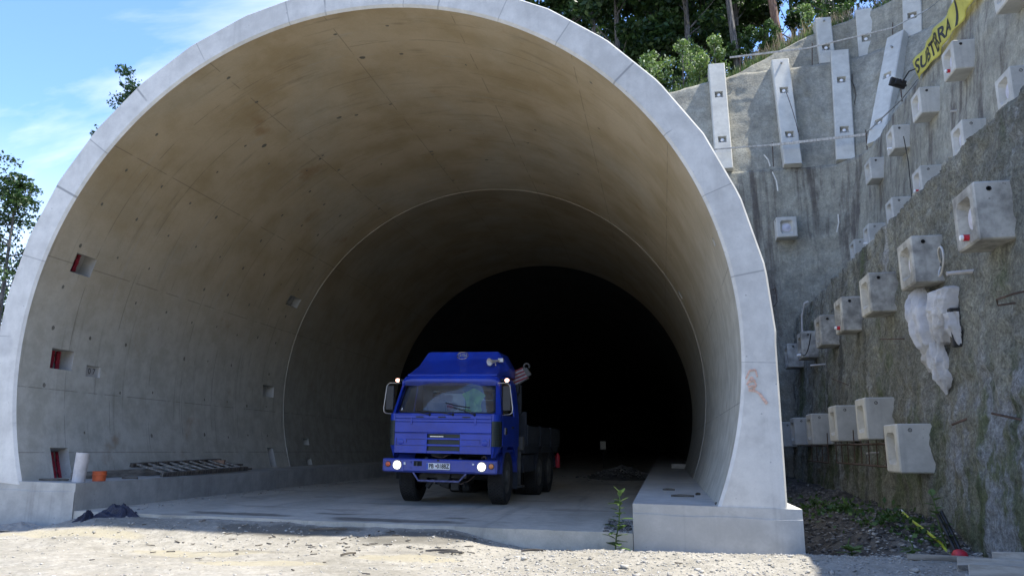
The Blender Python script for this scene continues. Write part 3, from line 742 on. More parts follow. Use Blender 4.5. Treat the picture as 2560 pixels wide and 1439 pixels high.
# ------------------------------------------------------------------ anchored walls (four tiers)
def resample(P, n, warp=None):
    P = np.array(P, float); d = np.r_[0, np.cumsum(np.linalg.norm(np.diff(P[:, :2], axis=0), axis=1))]
    return d, P
def tier(name, base, top, ds, dz, mat, label, amp, seed, hole=False, ledge=None, freq=(1.3, 5, 12), end=None):
    base = np.array(base, float); top = np.array(top, float)
    d = np.r_[0, np.cumsum(np.linalg.norm(np.diff((base[:, :2]+top[:, :2])/2, axis=0), axis=1))]
    fine = np.arange(0, d[-1], ds)
    # smooth the control polygon a little
    def it(P):
        Q = np.stack([np.interp(fine, d, P[:, k]) for k in range(3)], 1)
        w_ = max(1, int(.5/ds)); kern = np.ones(2*w_+1)/(2*w_+1)
        Qp = np.vstack([np.repeat(Q[:1], w_, 0)+(np.arange(-w_, 0)[:, None])*(Q[1]-Q[0]), Q, np.repeat(Q[-1:], w_, 0)+(np.arange(1, w_+1)[:, None])*(Q[-1]-Q[-2])])
        return np.stack([np.convolve(Qp[:, k], kern, 'valid') for k in range(3)], 1)
    B, T = it(base), it(top)
    nzv = max(3, int(np.max(T[:, 2]-B[:, 2])/dz)); t = np.linspace(0, 1, nzv)
    P = B[:, None, :]*(1-t[None, :, None])+T[:, None, :]*t[None, :, None]
    tan = np.gradient(P, axis=0); up = np.gradient(P, axis=1); nrm = np.cross(up, tan); nrm /= np.linalg.norm(nrm, axis=2, keepdims=True)+1e-9
    X, Y, Z = P[..., 0], P[..., 1], P[..., 2]
    dn = amp[0]*fbm((X+Y)*freq[0]*.5, Z*freq[0]*.5+X*.1, (X-Y)*.3, seed=seed)+amp[1]*fbm(X*freq[1]*.5, Y*freq[1]*.5, Z*freq[1]*.6, seed=seed+3)+amp[2]*fbm(X*freq[2], Y*freq[2], Z*freq[2], seed=seed+7)
    P = P+nrm*dn[..., None]
    P[:, -1, 2] += .04*fbm(X[:, -1]*2, Y[:, -1]*2, seed=seed+9)
    rows = [P]
    if ledge is not None:
        L = P[:, -1, :].copy(); out = np.zeros_like(L)
        nh = nrm[:, -1, :].copy(); nh[:, 2] = 0; nh /= np.linalg.norm(nh, axis=1, keepdims=True)+1e-9
        L2 = L+nh*ledge+np.array([0, 0, -.03]); rows.append(L2[:, None, :])
    P = np.concatenate(rows, 1)
    n1, n2 = P.shape[:2]; keep = None
    if hole:
        c = (P[:-1, :-1]+P[1:, 1:])/2; dx = c[..., 0]-CX; dz_ = c[..., 2]-CZ
        keep = ~(((np.hypot(dx, dz_) < 6.78) | ((np.abs(dx) < 6.78) & (dz_ < 0))))
    o = mobj(name, P.reshape(-1, 3), grid_faces(n1, n2, keep=keep), mat, smooth=True)
    tag(o, label, 'retaining wall'); return o
wallA = tier('retaining_wall', [(9, 30.55, -2), (6.6, 30.5, -2), (4.75, 30.3, -2), (4.36, 29.9, -2), (4.36, 20, -2), (4.36, 8, -2), (4.36, -6, -2)],
     [(9, 30.75, 4.6), (7, 30.7, 4.6), (5.2, 30.5, 4.65), (4.92, 30.1, 4.75), (4.92, 20, 4.82), (4.92, 8, 4.75), (4.92, -6, 4.75)], .055, .055, M['shotA'],
     'lowest rough shotcrete wall with dark streaks and green algae right of the arch', (.10, .085, .045), 61, ledge=2.55, freq=(1.3, 6.5, 10))
wallB = tier('retaining_wall', [(-34, 30.6, -2.2), (-13, 30.6, -2), (0, 30.6, -2), (5.2, 30.6, -2), (6.0, 30.3, -2), (6.45, 29.4, -2), (6.55, 27, -2), (6.55, 20, -2), (6.55, 8, -2), (6.55, -6, -2)],
     [(-34, 31, -1.4), (-13, 31, 11), (0, 31, 11), (6.6, 31.1, 11), (7.35, 30.8, 11), (7.8, 30.1, 11.02), (7.98, 28.6, 11.02), (8, 20, 11.02), (8, 8, 11), (8, -6, 11)], .11, .11, M['shotB'],
     'second tier of grey shotcrete wall, curving behind the arch under the tall beams', (.10, .04, .016), 71, hole=True, ledge=.4)
cb = [(-34, 31.2, -1.9), (-13, 31.2, 10.9), (0, 31.15, 11), (5.1, 31.15, 11), (6.8, 31.2, 11), (7.55, 30.95, 11), (8.05, 30.25, 11), (8.25, 29, 11), (8.3, 27.2, 11), (8.3, 22, 11), (8.3, 10, 11), (8.3, -6, 11)]
ct = [(-34, 32.2, -1.5), (-13, 32.1, 13), (1, 32.0, 15.1), (4.0, 32.05, 15.7), (7.5, 32.1, 15.85), (8.5, 31.95, 15.9), (9.8, 31.1, 16.0), (10.9, 29.9, 16), (11.5, 27.6, 16), (11.8, 22, 16), (12, 10, 16), (12, -6, 16)]
wallC = tier('retaining_wall', cb, ct, .12, .12, M['shotC'], 'third tier of leaning shotcrete wall carrying four tall concrete beams', (.11, .04, .014), 81, ledge=.45, freq=(1.1, 4, 12))
db = [(-34, 32.3, -1.8), (-13, 32.2, 12.9), (1, 32.15, 15.0), (3.6, 32.2, 15.55), (5.2, 32.25, 15.75), (7.5, 32.3, 15.8), (8.6, 32.15, 15.85), (9.9, 31.3, 15.95), (11.1, 30.1, 15.95), (11.7, 27.7, 15.95), (12, 22, 15.95), (12.2, 10, 15.95), (12.2, -6, 15.95)]
dt = [(-34, 32.35, -1.6), (-13, 32.3, 13.0), (1, 32.25, 15.15), (3.6, 32.3, 15.75), (5.2, 32.5, 16.65), (6.95, 32.55, 17.5), (8.75, 32.4, 17.95), (10.1, 31.6, 18.2), (11.4, 30.3, 18.7), (12.2, 27.8, 19.2), (12.6, 22, 19.5), (12.8, 10, 19.5), (12.8, -6, 19.5)]
wallD = tier('retaining_wall', db, dt, .14, .13, M['shotD'], 'highest shotcrete tier below the wood with short pale beams', (.10, .04, .014), 91, ledge=.5, freq=(1.1, 4, 12))

# ------------------------------------------------------------------ hill behind the crest
crest = np.array(dt, float); crest[:, 2] += -.02
d_ = np.r_[0, np.cumsum(np.linalg.norm(np.diff(crest[:, :2], axis=0), axis=1))]
f_ = np.arange(0, d_[-1], .5)
Cc = np.stack([np.interp(f_, d_, crest[:, k]) for k in range(3)], 1)
ker = np.ones(7)/7
for _ in range(3):
    q = np.vstack([np.repeat(Cc[:1], 3, 0), Cc, np.repeat(Cc[-1:], 3, 0)]); Cs = np.stack([np.convolve(q[:, k], ker, 'valid') for k in range(3)], 1)
tn = np.gradient(Cs, axis=0); out_ = np.stack([-tn[:, 1], tn[:, 0]], 1); out_ /= np.linalg.norm(out_, axis=1, keepdims=True)
mid_ = np.array([0., 0.])
sgn = np.sign(np.sum(out_*np.array([0.6, 1.0]), axis=1)); out_ *= sgn[:, None]
dists = np.array([.25, .6, 1.2, 2, 3, 4.2, 6, 8, 11, 15, 20, 27, 36, 50, 75, 120, 200])
def hill_h(dist, zc): return zc+np.where(dist < 1.0, dist*.25, .25+(dist-1)*.42*np.exp(-dist/26.))
HX = Cc[:, None, 0]+out_[:, None, 0]*dists; HY = Cc[:, None, 1]+out_[:, None, 1]*dists; HZ = hill_h(dists[None, :], Cc[:, None, 2])
HZ = HZ+.18*fbm(HX*.5, HY*.5, seed=101)*ss(.3, 2, dists)[None, :]+1.2*fbm(HX*.08, HY*.08, seed=103)*ss(6, 30, dists)[None, :]
lowL = ss(-14, -30, Cc[:, 0])[:, None]; HZ = HZ*(1-lowL)+lowL*(Cc[:, None, 2]+dists[None, :]*.06)
hill = mobj('hillside', np.stack([HX, HY, HZ], -1).reshape(-1, 3), grid_faces(*HX.shape), M['soilhill'], smooth=True); tag(hill, kind='structure')
def hill_point(i_f, dist):
    """point on the hill: along the crest at x (back part), dist behind it"""
    i = int(np.clip(i_f, 0, len(Cc)-1)); j = int(np.clip(np.searchsorted(dists, dist), 0, len(dists)-1))
    if j > 0:
        t = (dist-dists[j-1])/(dists[j]-dists[j-1]); t = min(max(t, 0), 1)
        a = np.array([HX[i, j-1], HY[i, j-1], HZ[i, j-1]]); b = np.array([HX[i, j], HY[i, j], HZ[i, j]]); return a*(1-t)+b*t
    return np.array([HX[i, 0], HY[i, 0], HZ[i, 0]])
def crest_index(x): return int(np.argmin(np.abs(Cc[:int(len(Cc)*.66), 0]-x)))

# ------------------------------------------------------------------ anchor blocks
def rect8(w, h, c):
    a, b = w/2, h/2
    return [(-a+c, -b), (a-c, -b), (a, -b+c), (a, b-c), (a-c, b), (-a+c, b), (-a, b-c), (-a, -b+c)]
def block_mesh(p, w, h, mat, cup=.12):
    """local: +x out of the wall, y along, z up; origin at the wall, block centre"""
    mb = MB(); L = []
    def loop(x, w_, h_, c, dy=0, dz=0): L.append([(x, y+dy, z+dz) for y, z in rect8(w_, h_, c)])
    loop(-.28, w*1.0, h*1.0, .02); loop(p-.025, w, h, .02); loop(p, w-.05, h-.05, .02)
    loop(p, w*.62, h*.66, .06); loop(p-cup, w*.46, h*.50, .05)
    V = [q for l in L for q in l]; F_ = []
    for i in range(len(L)-1):
        for k in range(8): F_.append((i*8+k, i*8+(k+1) % 8, (i+1)*8+(k+1) % 8, (i+1)*8+k))
    F_.append(tuple(range(32, 40))); F_.append(tuple(range(7, -1, -1)))
    mb.add(V, F_)
    return mb
def make_block(p, w, h, mat, capkind=0):
    root = empty('anchor_block')
    block_mesh(p, w, h, mat).build('body', mat, root)
    m1 = MB(); m1.lathe([(.165, -.02), (.165, .015), (.15, .02)], (p-.12, 0, 0), (1, 0, 0), 18); m1.build('anchor_plate', M['cap'], root, smooth=True)
    m2 = MB(); m2.lathe([(.10, 0), (.10, .02), (.085, .03), (0.02, .033)], (p-.11, 0, 0), (1, 0, 0), 16); m2.build('anchor_cap', M['cap'], root, smooth=True)
    for s_ in (-1, 1):
        m3 = MB(); m3.lathe([(.034, 0), (.034, .006), (.02, -.004)], (p*.60, s_*(w/2), h/2-.11), (0, s_, 0), 12); m3.build('lifting_socket', M['hole'], root, smooth=True)
    return root
protos = {}; REDS = []
def place_block(x, y, z, face, key, label, group, red=False, tilt=0):
    if key not in protos:
        p, w, h, mk = key; protos[key] = make_block(p, w, h, M[mk]); o = protos[key]
    else: o = copy_tree(protos[key])
    o.location = (x, y, z); o.rotation_euler = face
    tag(o, label, 'anchor block', group)
    if red: REDS.append((o, key, red))
    return o
def add_sensors():
    for o, key, rd in REDS:
        mb = MB(); p, w, h, _ = key
        mb.lathe([(.045, -.03), (.045, .07)], (p, w*.08, -h*.36), (1, 0, 0), 12); c_ = mb.build('sensor_collar', M['white' if rd == 'w' else 'red'], o, smooth=True)
        mb = MB(); mb.lathe([(.035, .07), (.04, .075), (.04, .11), (.03, .115)], (p, w*.08, -h*.36), (1, 0, 0), 12); mb.build('sensor_cap', M['white'], o, smooth=True)
FACE_R = (0, 0, math.pi)        # +x out points to -X
ordn = ['nearest', 'second', 'third', 'fourth', 'fifth', 'sixth', 'seventh', 'farthest']
# rows: (front X, near-edge Y, top Z)
A1 = [(14.84, .44, .70), (17.09, 1.04, .80), (19.92, 1.04, .80), (23.07, .99, .80), (26.02, 1.0, .80), (28.84, .96, .80)]
near = [(8.6, .5), (5.9, 1.0)]
for i, (y, zt, h) in enumerate(A1):
    y_c = y+.41; h_ = .78; wx = 4.36+(zt+2-.35)*.083
    lab = ['clean boxy anchor block hanging lowest of all, right of the metal mesh',
           'second anchor block of the lowest row, above the wire mesh, raised over its right neighbour',
           'third anchor block of the lowest row from the near end, chipped low corner',
           'fourth anchor block of the lowest row counted from the near end', 'fifth anchor block of the lowest row, beside the arch leg', 'anchor block half hidden by the arch leg at the far end of the lowest row'][i]
    place_block(wx, y_c, zt-h_/2, FACE_R, (.55, .82, .84, 'block'), lab, 'anchor blocks of the lowest row')
A2 = [11.24, 14.06, 16.95, 19.57, 22.2, 25.19, 28.04]
labA2 = ['big weathered anchor block at the right with a red collared cap', 'weathered anchor block above the white plastic sheet', 'anchor block left of the one above the plastic sheet',
         'anchor block with a small red cap, halfway along the second row', 'anchor block left of the small red cap in the second row', 'anchor block with a cable hanging from it, low in the second row', 'last anchor block of the second row, next to the arch']
for i, y in enumerate(A2):
    h_ = .82; wx = 4.36+(3.6+2-.35)*.083
    place_block(wx, y+.40, 3.62-h_/2, FACE_R, (.50, .80, .82, 'block_d'), labA2[i], 'anchor blocks of the second row', red={0: 'r', 3: 'r', 5: 'w'}.get(i))
B1 = [16.02, 18.64, 21.69, 24.41, 27.26, 30.02]
labB1 = ['anchor block cut off by the right picture edge behind the lower wall crest', 'anchor block peeking over the crest of the lower wall, right of a red cap', 'half hidden anchor block with a red cap over the lower wall crest',
         'half hidden anchor block third from the back wall corner', 'half hidden anchor block with a white cap at the crest', 'half hidden anchor block nearest the back wall corner']
for i, y in enumerate(B1[:]):
    h_ = .72; wx = 6.55+(7.5+2-.3)*.1115
    if i == 5: y = 29.3
    place_block(wx, y+.36, 7.52-h_/2, FACE_R, (.52, .72, .72, 'block'), labB1[i], 'anchor blocks behind the lower wall crest', red={2: 'r', 4: 'w'}.get(i))
B2 = [16.15, 19.34, 21.93, 24.55, 27.35]
labB2 = ['big anchor block in the top right corner of the photo', 'anchor block with a red cap below the yellow banner', 'anchor block below left of the banner and floodlight', 'anchor block with a white cap and hanging cable, left of the banner', 'anchor block at the lower left end of the row under the banner']
for i, y in enumerate(B2):
    h_ = .76; wx = 6.55+(9.8+2-.3)*.1115
    place_block(wx, y+.38, 9.88-h_/2, FACE_R, (.50, .76, .76, 'block'), labB2[i], 'anchor blocks under the banner', red={1: 'r', 3: 'w'}.get(i))
for y_, zt, key, wx, g, lab in [(8.4, 3.64, (.50, .80, .70, 'block_d'), 4.79, 'anchor blocks of the second row', 'second row anchor block beyond the right picture edge'), (13.2, 9.87, (.50, .76, .66, 'block'), 7.83, 'anchor blocks under the banner', 'anchor block above and right of the picture corner')]:
    pass
o = place_block(4.97, 30.88, 8.42, (0, 0, -math.pi/2), (.45, .76, .80, 'block'), 'lone square anchor block on the back wall right of the arch', None)

add_sensors()
# ------------------------------------------------------------------ concrete beams
def make_beam(b0, b1, nrm, w, p, holes, label, pin=None, pin2=None):
    """b0/b1 bottom/top centre on the wall plane, holes: distances from the bottom"""
    b0, b1 = Vector(b0), Vector(b1); up = (b1-b0).normalized(); Lg = (b1-b0).length
    n_ = Vector(nrm); n_ = (n_-up*n_.dot(up)).normalized()
    root = tag(empty('concrete_beam'), label, 'concrete beam', 'concrete beams on the upper wall')
    root.matrix_world = Matrix.Identity(4)
    side = up.cross(n_)            # x
    Mx = Matrix((side, up, n_)).transposed().to_4x4(); Mx.translation = b0; root.matrix_world = Mx
    # local x = side, y = up, z = out
    hw, hh, dp = .17, .15, .22
    xs = [-w/2, -hw, hw, w/2]; ys = [0]
    for h in holes: ys += [h-hh, h+hh]
    ys.append(Lg); ny = len(ys)
    mb = MB(); V = []
    for x in xs:
        for y in ys: V.append((x, y, p))
    Fs = []
    for i in range(3):
        for j in range(ny-1):
            if i == 1 and j % 2 == 1: continue
            Fs.append((i*ny+j, (i+1)*ny+j, (i+1)*ny+j+1, i*ny+j+1))
    mb.add(V, Fs)
    for h in holes:
        f = [(-hw, h-hh, p), (hw, h-hh, p), (hw, h+hh, p), (-hw, h+hh, p)]; k = [(x*.72, h+(y-h)*.78, p-dp) for x, y, _ in f]
        mb.add(f+k, [(4, 5, 6, 7)]+[(i, (i+1) % 4, (i+1) % 4+4, i+4) for i in range(4)])
    e = .035; q = [(-w/2, 0), (w/2, 0), (w/2, Lg), (-w/2, Lg)]; q2 = [(-w/2-e, -.0), (w/2+e, -.0), (w/2+e, Lg+e), (-w/2-e, Lg+e)]
    V = [(x, y, p) for x, y in q]+[(x, y, p-e) for x, y in q2]+[(x, y, -.45) for x, y in q2]
    mb.add(V, [(i, (i+1) % 4, (i+1) % 4+4, i+4) for i in range(4)]+[(i+4, (i+1) % 4+4, (i+1) % 4+8, i+8) for i in range(4)])
    mb.build('body', M['beam'], root)
    for h in holes:
        m1 = MB(); m1.lathe([(.11, 0), (.11, .02)], (0, h, p-dp), (0, 0, 1), 16); m1.build('anchor_plate', M['steel'], root, smooth=True)
        m1 = MB(); m1.lathe([(.07, 0), (.07, .15), (.055, .17), (.01, .172)], (0, h, p-dp+.02), (0, 0, 1), 16); m1.build('anchor_cap', M['white'], root, smooth=True)
    for pp in (pin, pin2):
        if pp:
            m1 = MB(); m1.lathe([(.04, 0), (.04, .12), (.03, .13)], (.02, pp, p-.01), (0, 0, 1), 12); m1.build('lifting_pin', M['steel'], root, smooth=True)
    return root
make_beam((2.83, 31.12, 11.03), (2.83, 32.08, 16.05), (0, -1, .18), .60, .30, [1.35, 3.55], 'tall pale beam standing closest to the arch rim')
make_beam((5.45, 31.12, 11.03), (5.42, 32.1, 16.0), (0, -1, .18), .62, .32, [1.35, 3.5], 'tall beam with a thin cable hanging between its two caps', pin=4.85, pin2=.95)
make_beam((7.42, 31.0, 11.03), (7.82, 32.05, 16.15), (-.12, -1, .18), .62, .32, [1.35, 3.75], 'third tall beam from the arch, beside a dangling rope')
make_beam((8.28, 29.3, 11.0), (9.9, 31.05, 16.1), (-.72, -.62, .3), .66, .34, [.95, 3.35], 'leaning tall beam on the corner behind the floodlight', pin=4.85)
make_beam((7.36, 32.35, 15.85), (7.38, 32.6, 18.05), (0, -1, .08), .56, .26, [.75], 'short beam of the top tier standing farthest left', pin=2.05)
make_beam((8.93, 32.2, 15.9), (9.02, 32.4, 18.15), (-.2, -1, .08), .58, .28, [.85], 'short beam of the top tier, middle one, behind the hand rail')
make_beam((10.4, 31.0, 16.0), (10.75, 31.3, 19.4), (-.45, -1, .1), .62, .34, [.9], 'top tier beam under the sloping rail near the upper picture edge', pin=2.6)
make_beam((11.6, 28.9, 16.0), (12.1, 29.4, 19.8), (-.9, -.4, .2), .66, .34, [1.0], 'top tier beam partly hidden behind the yellow banner')

# thin cable on second beam
def cable(name, pts, r, mat, label, cat, n=6):
    mb = MB(); mb.tube(pts, r, n); o = mb.build(name, mat, smooth=True); return tag(o, label, cat)
def sag(a, b, s, n=10, side=(0, 0, 0)):
    a, b = Vector(a), Vector(b); sd_ = Vector(side)
    return [a.lerp(b, t/n)+Vector((0, 0, -s))*4*(t/n)*(1-t/n)+sd_*4*(t/n)*(1-t/n) for t in range(n+1)]
cable('cable', sag((5.45, 31.15, 14.25), (5.72, 30.75, 12.35), .0, side=(.0, -.10, 0)), .013, M['rust'], 'thin dark cable hanging down the second tall beam', 'cable')
cable('rope', [Vector((8.02+.05*math.sin(k*1.7)+.012*k, 31.0+.055*k, 11.4+.33*k)) for k in range(12)], .02, M['wood_d'], 'brown rope hanging beside the third tall beam', 'rope')

# ------------------------------------------------------------------ guard rails
def rail(label, posts, boards, wires):
    root = tag(empty('guard_rail', posts[0][0]), label, 'railing'); inv = Matrix.Translation(-Vector(posts[0][0]))
    for a, b in posts:
        mb = MB(); mb.tube([a, b], .018, 6); mb.build('post', M['rust'], root).matrix_parent_inverse = inv
    for a, b, w_ in boards:
        a, b = Vector(a), Vector(b); d = (b-a).normalized(); T = frame(d, (0, 0, 1), a)
        mb = MB(); mb.box((0, -w_/2, -.015), ((b-a).length, w_/2, .015), T=T); mb.build('board', M['wood_w'], root, .004).matrix_parent_inverse = inv
    for pts, r_ in wires:
        mb = MB(); mb.tube(pts, r_, 6); mb.build('rail', M['steel'], root).matrix_parent_inverse = inv
rail('light guard rail of boards and poles along the foot of the four tall beams',
     [((4.68, 30.72, 10.98), (4.70, 30.72, 11.98)), ((8.02, 30.1, 10.98), (8.04, 30.1, 12.0)), ((8.15, 26.0, 10.98), (8.12, 25.9, 11.72))],
     [((4.62, 30.68, 11.86), (8.12, 30.12, 11.82), .10), ((2.2, 30.72, 11.86), (4.75, 30.7, 11.88), .055)],
     [([(8.04, 30.1, 11.85), (8.10, 25.9, 11.28), (8.08, 23.4, 11.10)], .025)])
rail('upper guard rail of pale boards in front of the short top beams',
     [((3.80, 31.95, 15.7), (3.82, 31.95, 16.5)), ((6.70, 31.95, 15.75), (6.76, 31.9, 16.72)), ((9.62, 31.05, 15.95), (9.70, 31.05, 16.85))],
     [((3.4, 31.9, 16.40), (6.65, 31.88, 16.50), .08), ((6.4, 31.85, 16.46), (9.78, 31.0, 16.62), .055)],
     [([(9.68, 31.0, 16.6), (10.6, 29.7, 16.55), (11.5, 27.0, 16.5), (11.8, 22, 16.5)], .022)])

# ------------------------------------------------------------------ floodlight
fl = tag(empty('floodlight', (7.95, 22.75, 10.95)), 'black floodlight on an arm sticking out from the wall below the banner', 'floodlight')
mb = MB(); mb.tube([(0, 0, 0), (-.35, .6, .10), (-.40, 1.10, .02)], .022, 8); mb.build('arm', M['black'], fl, smooth=True)
mb = MB(); T = frame((1, .25, -.30), (.2, .3, 1), (-.50, 1.28, .06)) @ Matrix.Rotation(R(25), 4, 'X') @ Matrix.Scale(.8, 4)
mb.box((-.30, -.16, -.05), (.30, .16, .10), T=T); mb.box((-.16, -.10, .10), (.22, .12, .20), T=T); mb.box((.30, -.05, 0), (.36, .05, .06), T=T)
mb.build('housing', M['black'], fl, .02)
mb = MB(); mb.box((-.24, -.11, -.062), (.24, .11, -.052), T=T); mb.build('glass_pane', M['steel'], fl)
mb = MB(); mb.tube([(-.40, 1.10, .02), (-.42, 1.18, .14), (-.48, 1.30, .17)], .018, 6); mb.build('bracket', M['black'], fl)

# ------------------------------------------------------------------ banner
bn = tag(empty('banner', (7.86, 21.5, 10.6)), 'long yellow banner with bold black capital letters hung along the wall crest', 'banner')
def ban_pt(s, h):   # s metres from the far end towards the camera, h height 0..1
    y = 23.25-s; z = 10.70+h*.60+.03*math.sin(s*2.1)+.02*s*0; x = 7.84-.05*math.sin(s*3.3+h*2)-.03*math.sin(s*7.1)-.10*h
    return (x, y, z)
n_s = 60; Lb = 5.4
Vb = [ban_pt(Lb*i/n_s, j/8) for i in range(n_s+1) for j in range(9)]
Vb2 = [(x+.012, y, z) for x, y, z in Vb]
o = mobj('cloth', [(x-7.86, y-21.5, z-10.6) for x, y, z in Vb], grid_faces(n_s+1, 9), M['yellow'], bn, smooth=True)
o.modifiers.new('s', 'SOLIDIFY').thickness = .006
def banner_text(body, s0, s1, h0, h1, sx, name='lettering'):
    o = text_mesh(name, body, 1.0, M['black'], bn, .0, None, 1, .022, .18); me = o.data
    bm = bmesh.new(); bm.from_mesh(me)
    bmesh.ops.subdivide_edges(bm, edges=[e for e in bm.edges if e.calc_length() > .3], cuts=3, use_grid_fill=False)
    xs = [v.co.x for v in bm.verts]; ys = [v.co.y for v in bm.verts]; a, b, c, d = min(xs), max(xs), min(ys), max(ys)
    for v in bm.verts:
        s = s0+(v.co.x-a)/(b-a)*(s1-s0); h = h0+(v.co.y-c)/(d-c)*(h1-h0); x, y, z = ban_pt(s, h); v.co = Vector((x-.014-7.86, y-21.5, z-10.6))
    bm.to_mesh(me); bm.free()
banner_text('SUBTERRA', .15, 2.75, .16, .82, 1)
banner_text('/', 2.95, 3.35, .05, .95, 1, 'slash_mark')
for i in range(3):
    mb = MB(); mb.tube([(-.03, 21.5-22.0-1.2*i+.9, .80), (.12, 21.5-22.0-1.2*i+.9, .50)], .008, 5); mb.build('tie_cord', M['black'], bn)

# ------------------------------------------------------------------ milky plastic sheet hung on the lower wall
def drape(name, cx, cy, zt, prof, seed, mat, parent, xo=.05, nu=64, nv=90):
    """prof: list of (v, half width, depth, y shift); sheet hangs in front of the wall, facing -X"""
    pv = np.array([q[:4] for q in prof]); zb = prof[-1][4]; V = []
    vv = np.linspace(0, 1, nv); uu = np.linspace(-1, 1, nu)
    for v in vv:
        hw = np.interp(v, pv[:, 0], pv[:, 1]); dp = np.interp(v, pv[:, 0], pv[:, 2]); sh = np.interp(v, pv[:, 0], pv[:, 3])
        z = zt-(zt-zb)*v
        for u in uu:
            th = u*math.pi/2; fold = .05*f1(u*4.0, v*2.2, seed)+.030*math.sin(u*11+2.2*v+seed+2*f1(u*2, v*3, seed+40))+.020*math.sin(u*25-3*v+seed*2+3*f1(u*3, v*2, seed+41))+.02*f1(u*11, v*9, seed+1)
            y = cy+sh+math.sin(th)*hw*.78*(1+.12*f1(v*7.0, u*.5+9, seed+4)); x = cx-.035*abs(f1(u*7+3*v, v*5-u*2, seed+31))-dp*.72*max(0, math.cos(th))**.7-fold*min(1, dp*4)-.0
            V.append((x-parent.location.x, y-parent.location.y, z+.05*f1(u*3., v*3., seed+2)*(.3+v)-parent.location.z))
    return mobj(name, V, grid_faces(nv, nu), mat, parent, smooth=True)
sh = tag(empty('plastic_sheet', (4.62, 13.9, 1.6)), 'torn milky plastic sheeting wrapped and hanging on the lower wall', 'plastic sheet')
drape('wrapping', 4.62, 14.30, 2.86, [(0, .05, .10, .28), (.14, .24, .34, .26), (.4, .40, .46, .12), (.75, .42, .46, .05), (.92, .34, .36, .0), (1, .20, .22, 0.02, 1.66)], 5, M['sheet'], sh)
drape('wrapping', 4.66, 13.62, 2.60, [(0, .30, .16, .05), (.06, .42, .36, .0), (.5, .38, .42, .05), (.85, .22, .30, .12), (1, .10, .2, .15, 1.72)], 8, M['sheet'], sh)
drape('hanging_tail', 4.62, 14.12, 1.76, [(0, .30, .24, 0), (.4, .36, .28, -.05), (.7, .28, .2, -.08), (1, .05, .06, -.1, .92)], 12, M['sheet'], sh)
drape('hanging_tail', 4.60, 14.5, 1.74, [(0, .12, .2, 0), (.5, .15, .22, .0), (1, .05, .08, .05, 1.33)], 15, M['sheet'], sh, nu=24, nv=24)
drape('hanging_tail', 4.66, 13.42, 2.15, [(0, .16, .2, -.05), (.5, .12, .24, -.1), (1, .03, .1, -.12, 1.62)], 18, M['sheet'], sh, nu=20, nv=24)
mb = MB(); mb.box((-.10, -.62, -.0), (.12, -.50, .62)); mb.build('dark_bracket', M['blackmetal'], sh, .02)

# ------------------------------------------------------------------ small things on the walls
def stub(p, L, r, label, mat='tube', d=(-1, 0, -.06)):
    mb = MB(); p = Vector(p); d = Vector(d).normalized(); n = 12
    mb.lathe([(r*.7, -.15), (r*.7, L), (r*.55, L), (r*.55, L-.12)], p, d, 12); o = mb.build('drain_pipe', M[mat], smooth=True); tag(o, label, 'pipe', 'drain pipe stubs in the walls'); return o
stub((4.72, 12.75, 2.68), .36, .045, 'grey drain pipe stub below the large weathered anchor block')
stub((4.55, 18.4, -.03), .26, .03, 'small pale pipe stub inside the wire mesh')
stub((4.66, 24.2, 2.48), .34, .035, 'small pale pipe stub under the far end of the second block row')
stub((7.92, 20.6, 8.55), .34, .04, 'pale pipe stub between the banner blocks', d=(-1, 0, 0))
cable('hose_loop', [(4.55-.20*math.sin(t*math.pi)-.03, 13.05+.42*math.cos(t*1.9*math.pi)*.9, 2.92-.22*math.sin(t*1.9*math.pi)) for t in [i/18 for i in range(19)]], .016, M['kerb'], 'grey loop of hose hanging beside the large weathered anchor block', 'hose', 8)
def rebar(pts, label, r=.012): return cable('rebar_hook', pts, r, M['rust'], label, 'rebar')
rebar([(4.72, 10.6, 1.99), (4.5, 10.9, 1.98), (4.42, 11.25, 1.97), (4.45, 11.3, 1.90), (4.6, 11.15, 1.9)], 'rusty bent bar sticking out right of the plastic sheet', .014)
rebar([(4.68, 16.3, 2.14), (4.4, 16.9, 2.22)], 'thin rusty bar left of the plastic sheet')
rebar([(4.6, 13.0, .52), (4.38, 13.3, .40)], 'rusty bar end below the plastic sheet near algae', .018)
rebar([(4.6, 11.4, .40), (4.36, 11.7, .50)], 'rusty bar end at the right edge in the algae patch', .018)
rebar([(4.32, 30.6, 6.0), (4.38, 30.35, 6.05), (4.42, 30.4, 5.5), (4.30, 30.6, 5.35)], 'rusty wire hook on the back wall beside the arch', .016)
rebar([(4.68, 21.0, 1.6), (4.35, 21.6, 1.85)], 'rusty bar low on the dark streaks above the wire mesh')
cable('cable', [(8.0-.48, 24.2, 9.35), (7.62, 24.35, 8.6), (7.60, 24.3, 7.6), (7.45, 24.2, 6.6), (7.3, 24.1, 5.4)], .014, M['black'], 'black cable hanging from the white capped block', 'cable')
cable('cable', sag((4.30, 25.5, 3.0), (4.35, 23.9, 3.35), .3), .014, M['black'], 'black cable slung between two blocks of the second row', 'cable')
cable('cable', [(4.9, 26.9, 4.85), (4.78, 26.95, 4.8), (4.72, 27.3, 4.4), (4.70, 27.3, 3.9)], .03, M['tube'], 'white cable bent over the crest of the lower wall', 'cable')
for p, q, lab in (((4.6, 30.55, 10.7), (4.75, 30.52, 9.9), 'pale dribble stick under the ledge of the second tier'), ((6.85, 30.4, 8.8), (6.75, 30.42, 8.1), 'short white rod on the back wall near the corner'), ((4.35, 30.72, 11.5), (4.55, 30.7, 11.0), 'short pale stick at the foot of the guard rail post')):
    cable('rod', [p, (Vector(p)+Vector(q))/2+Vector((.05, 0, .02)), q], .025, M['sprayW'], lab, 'rod')
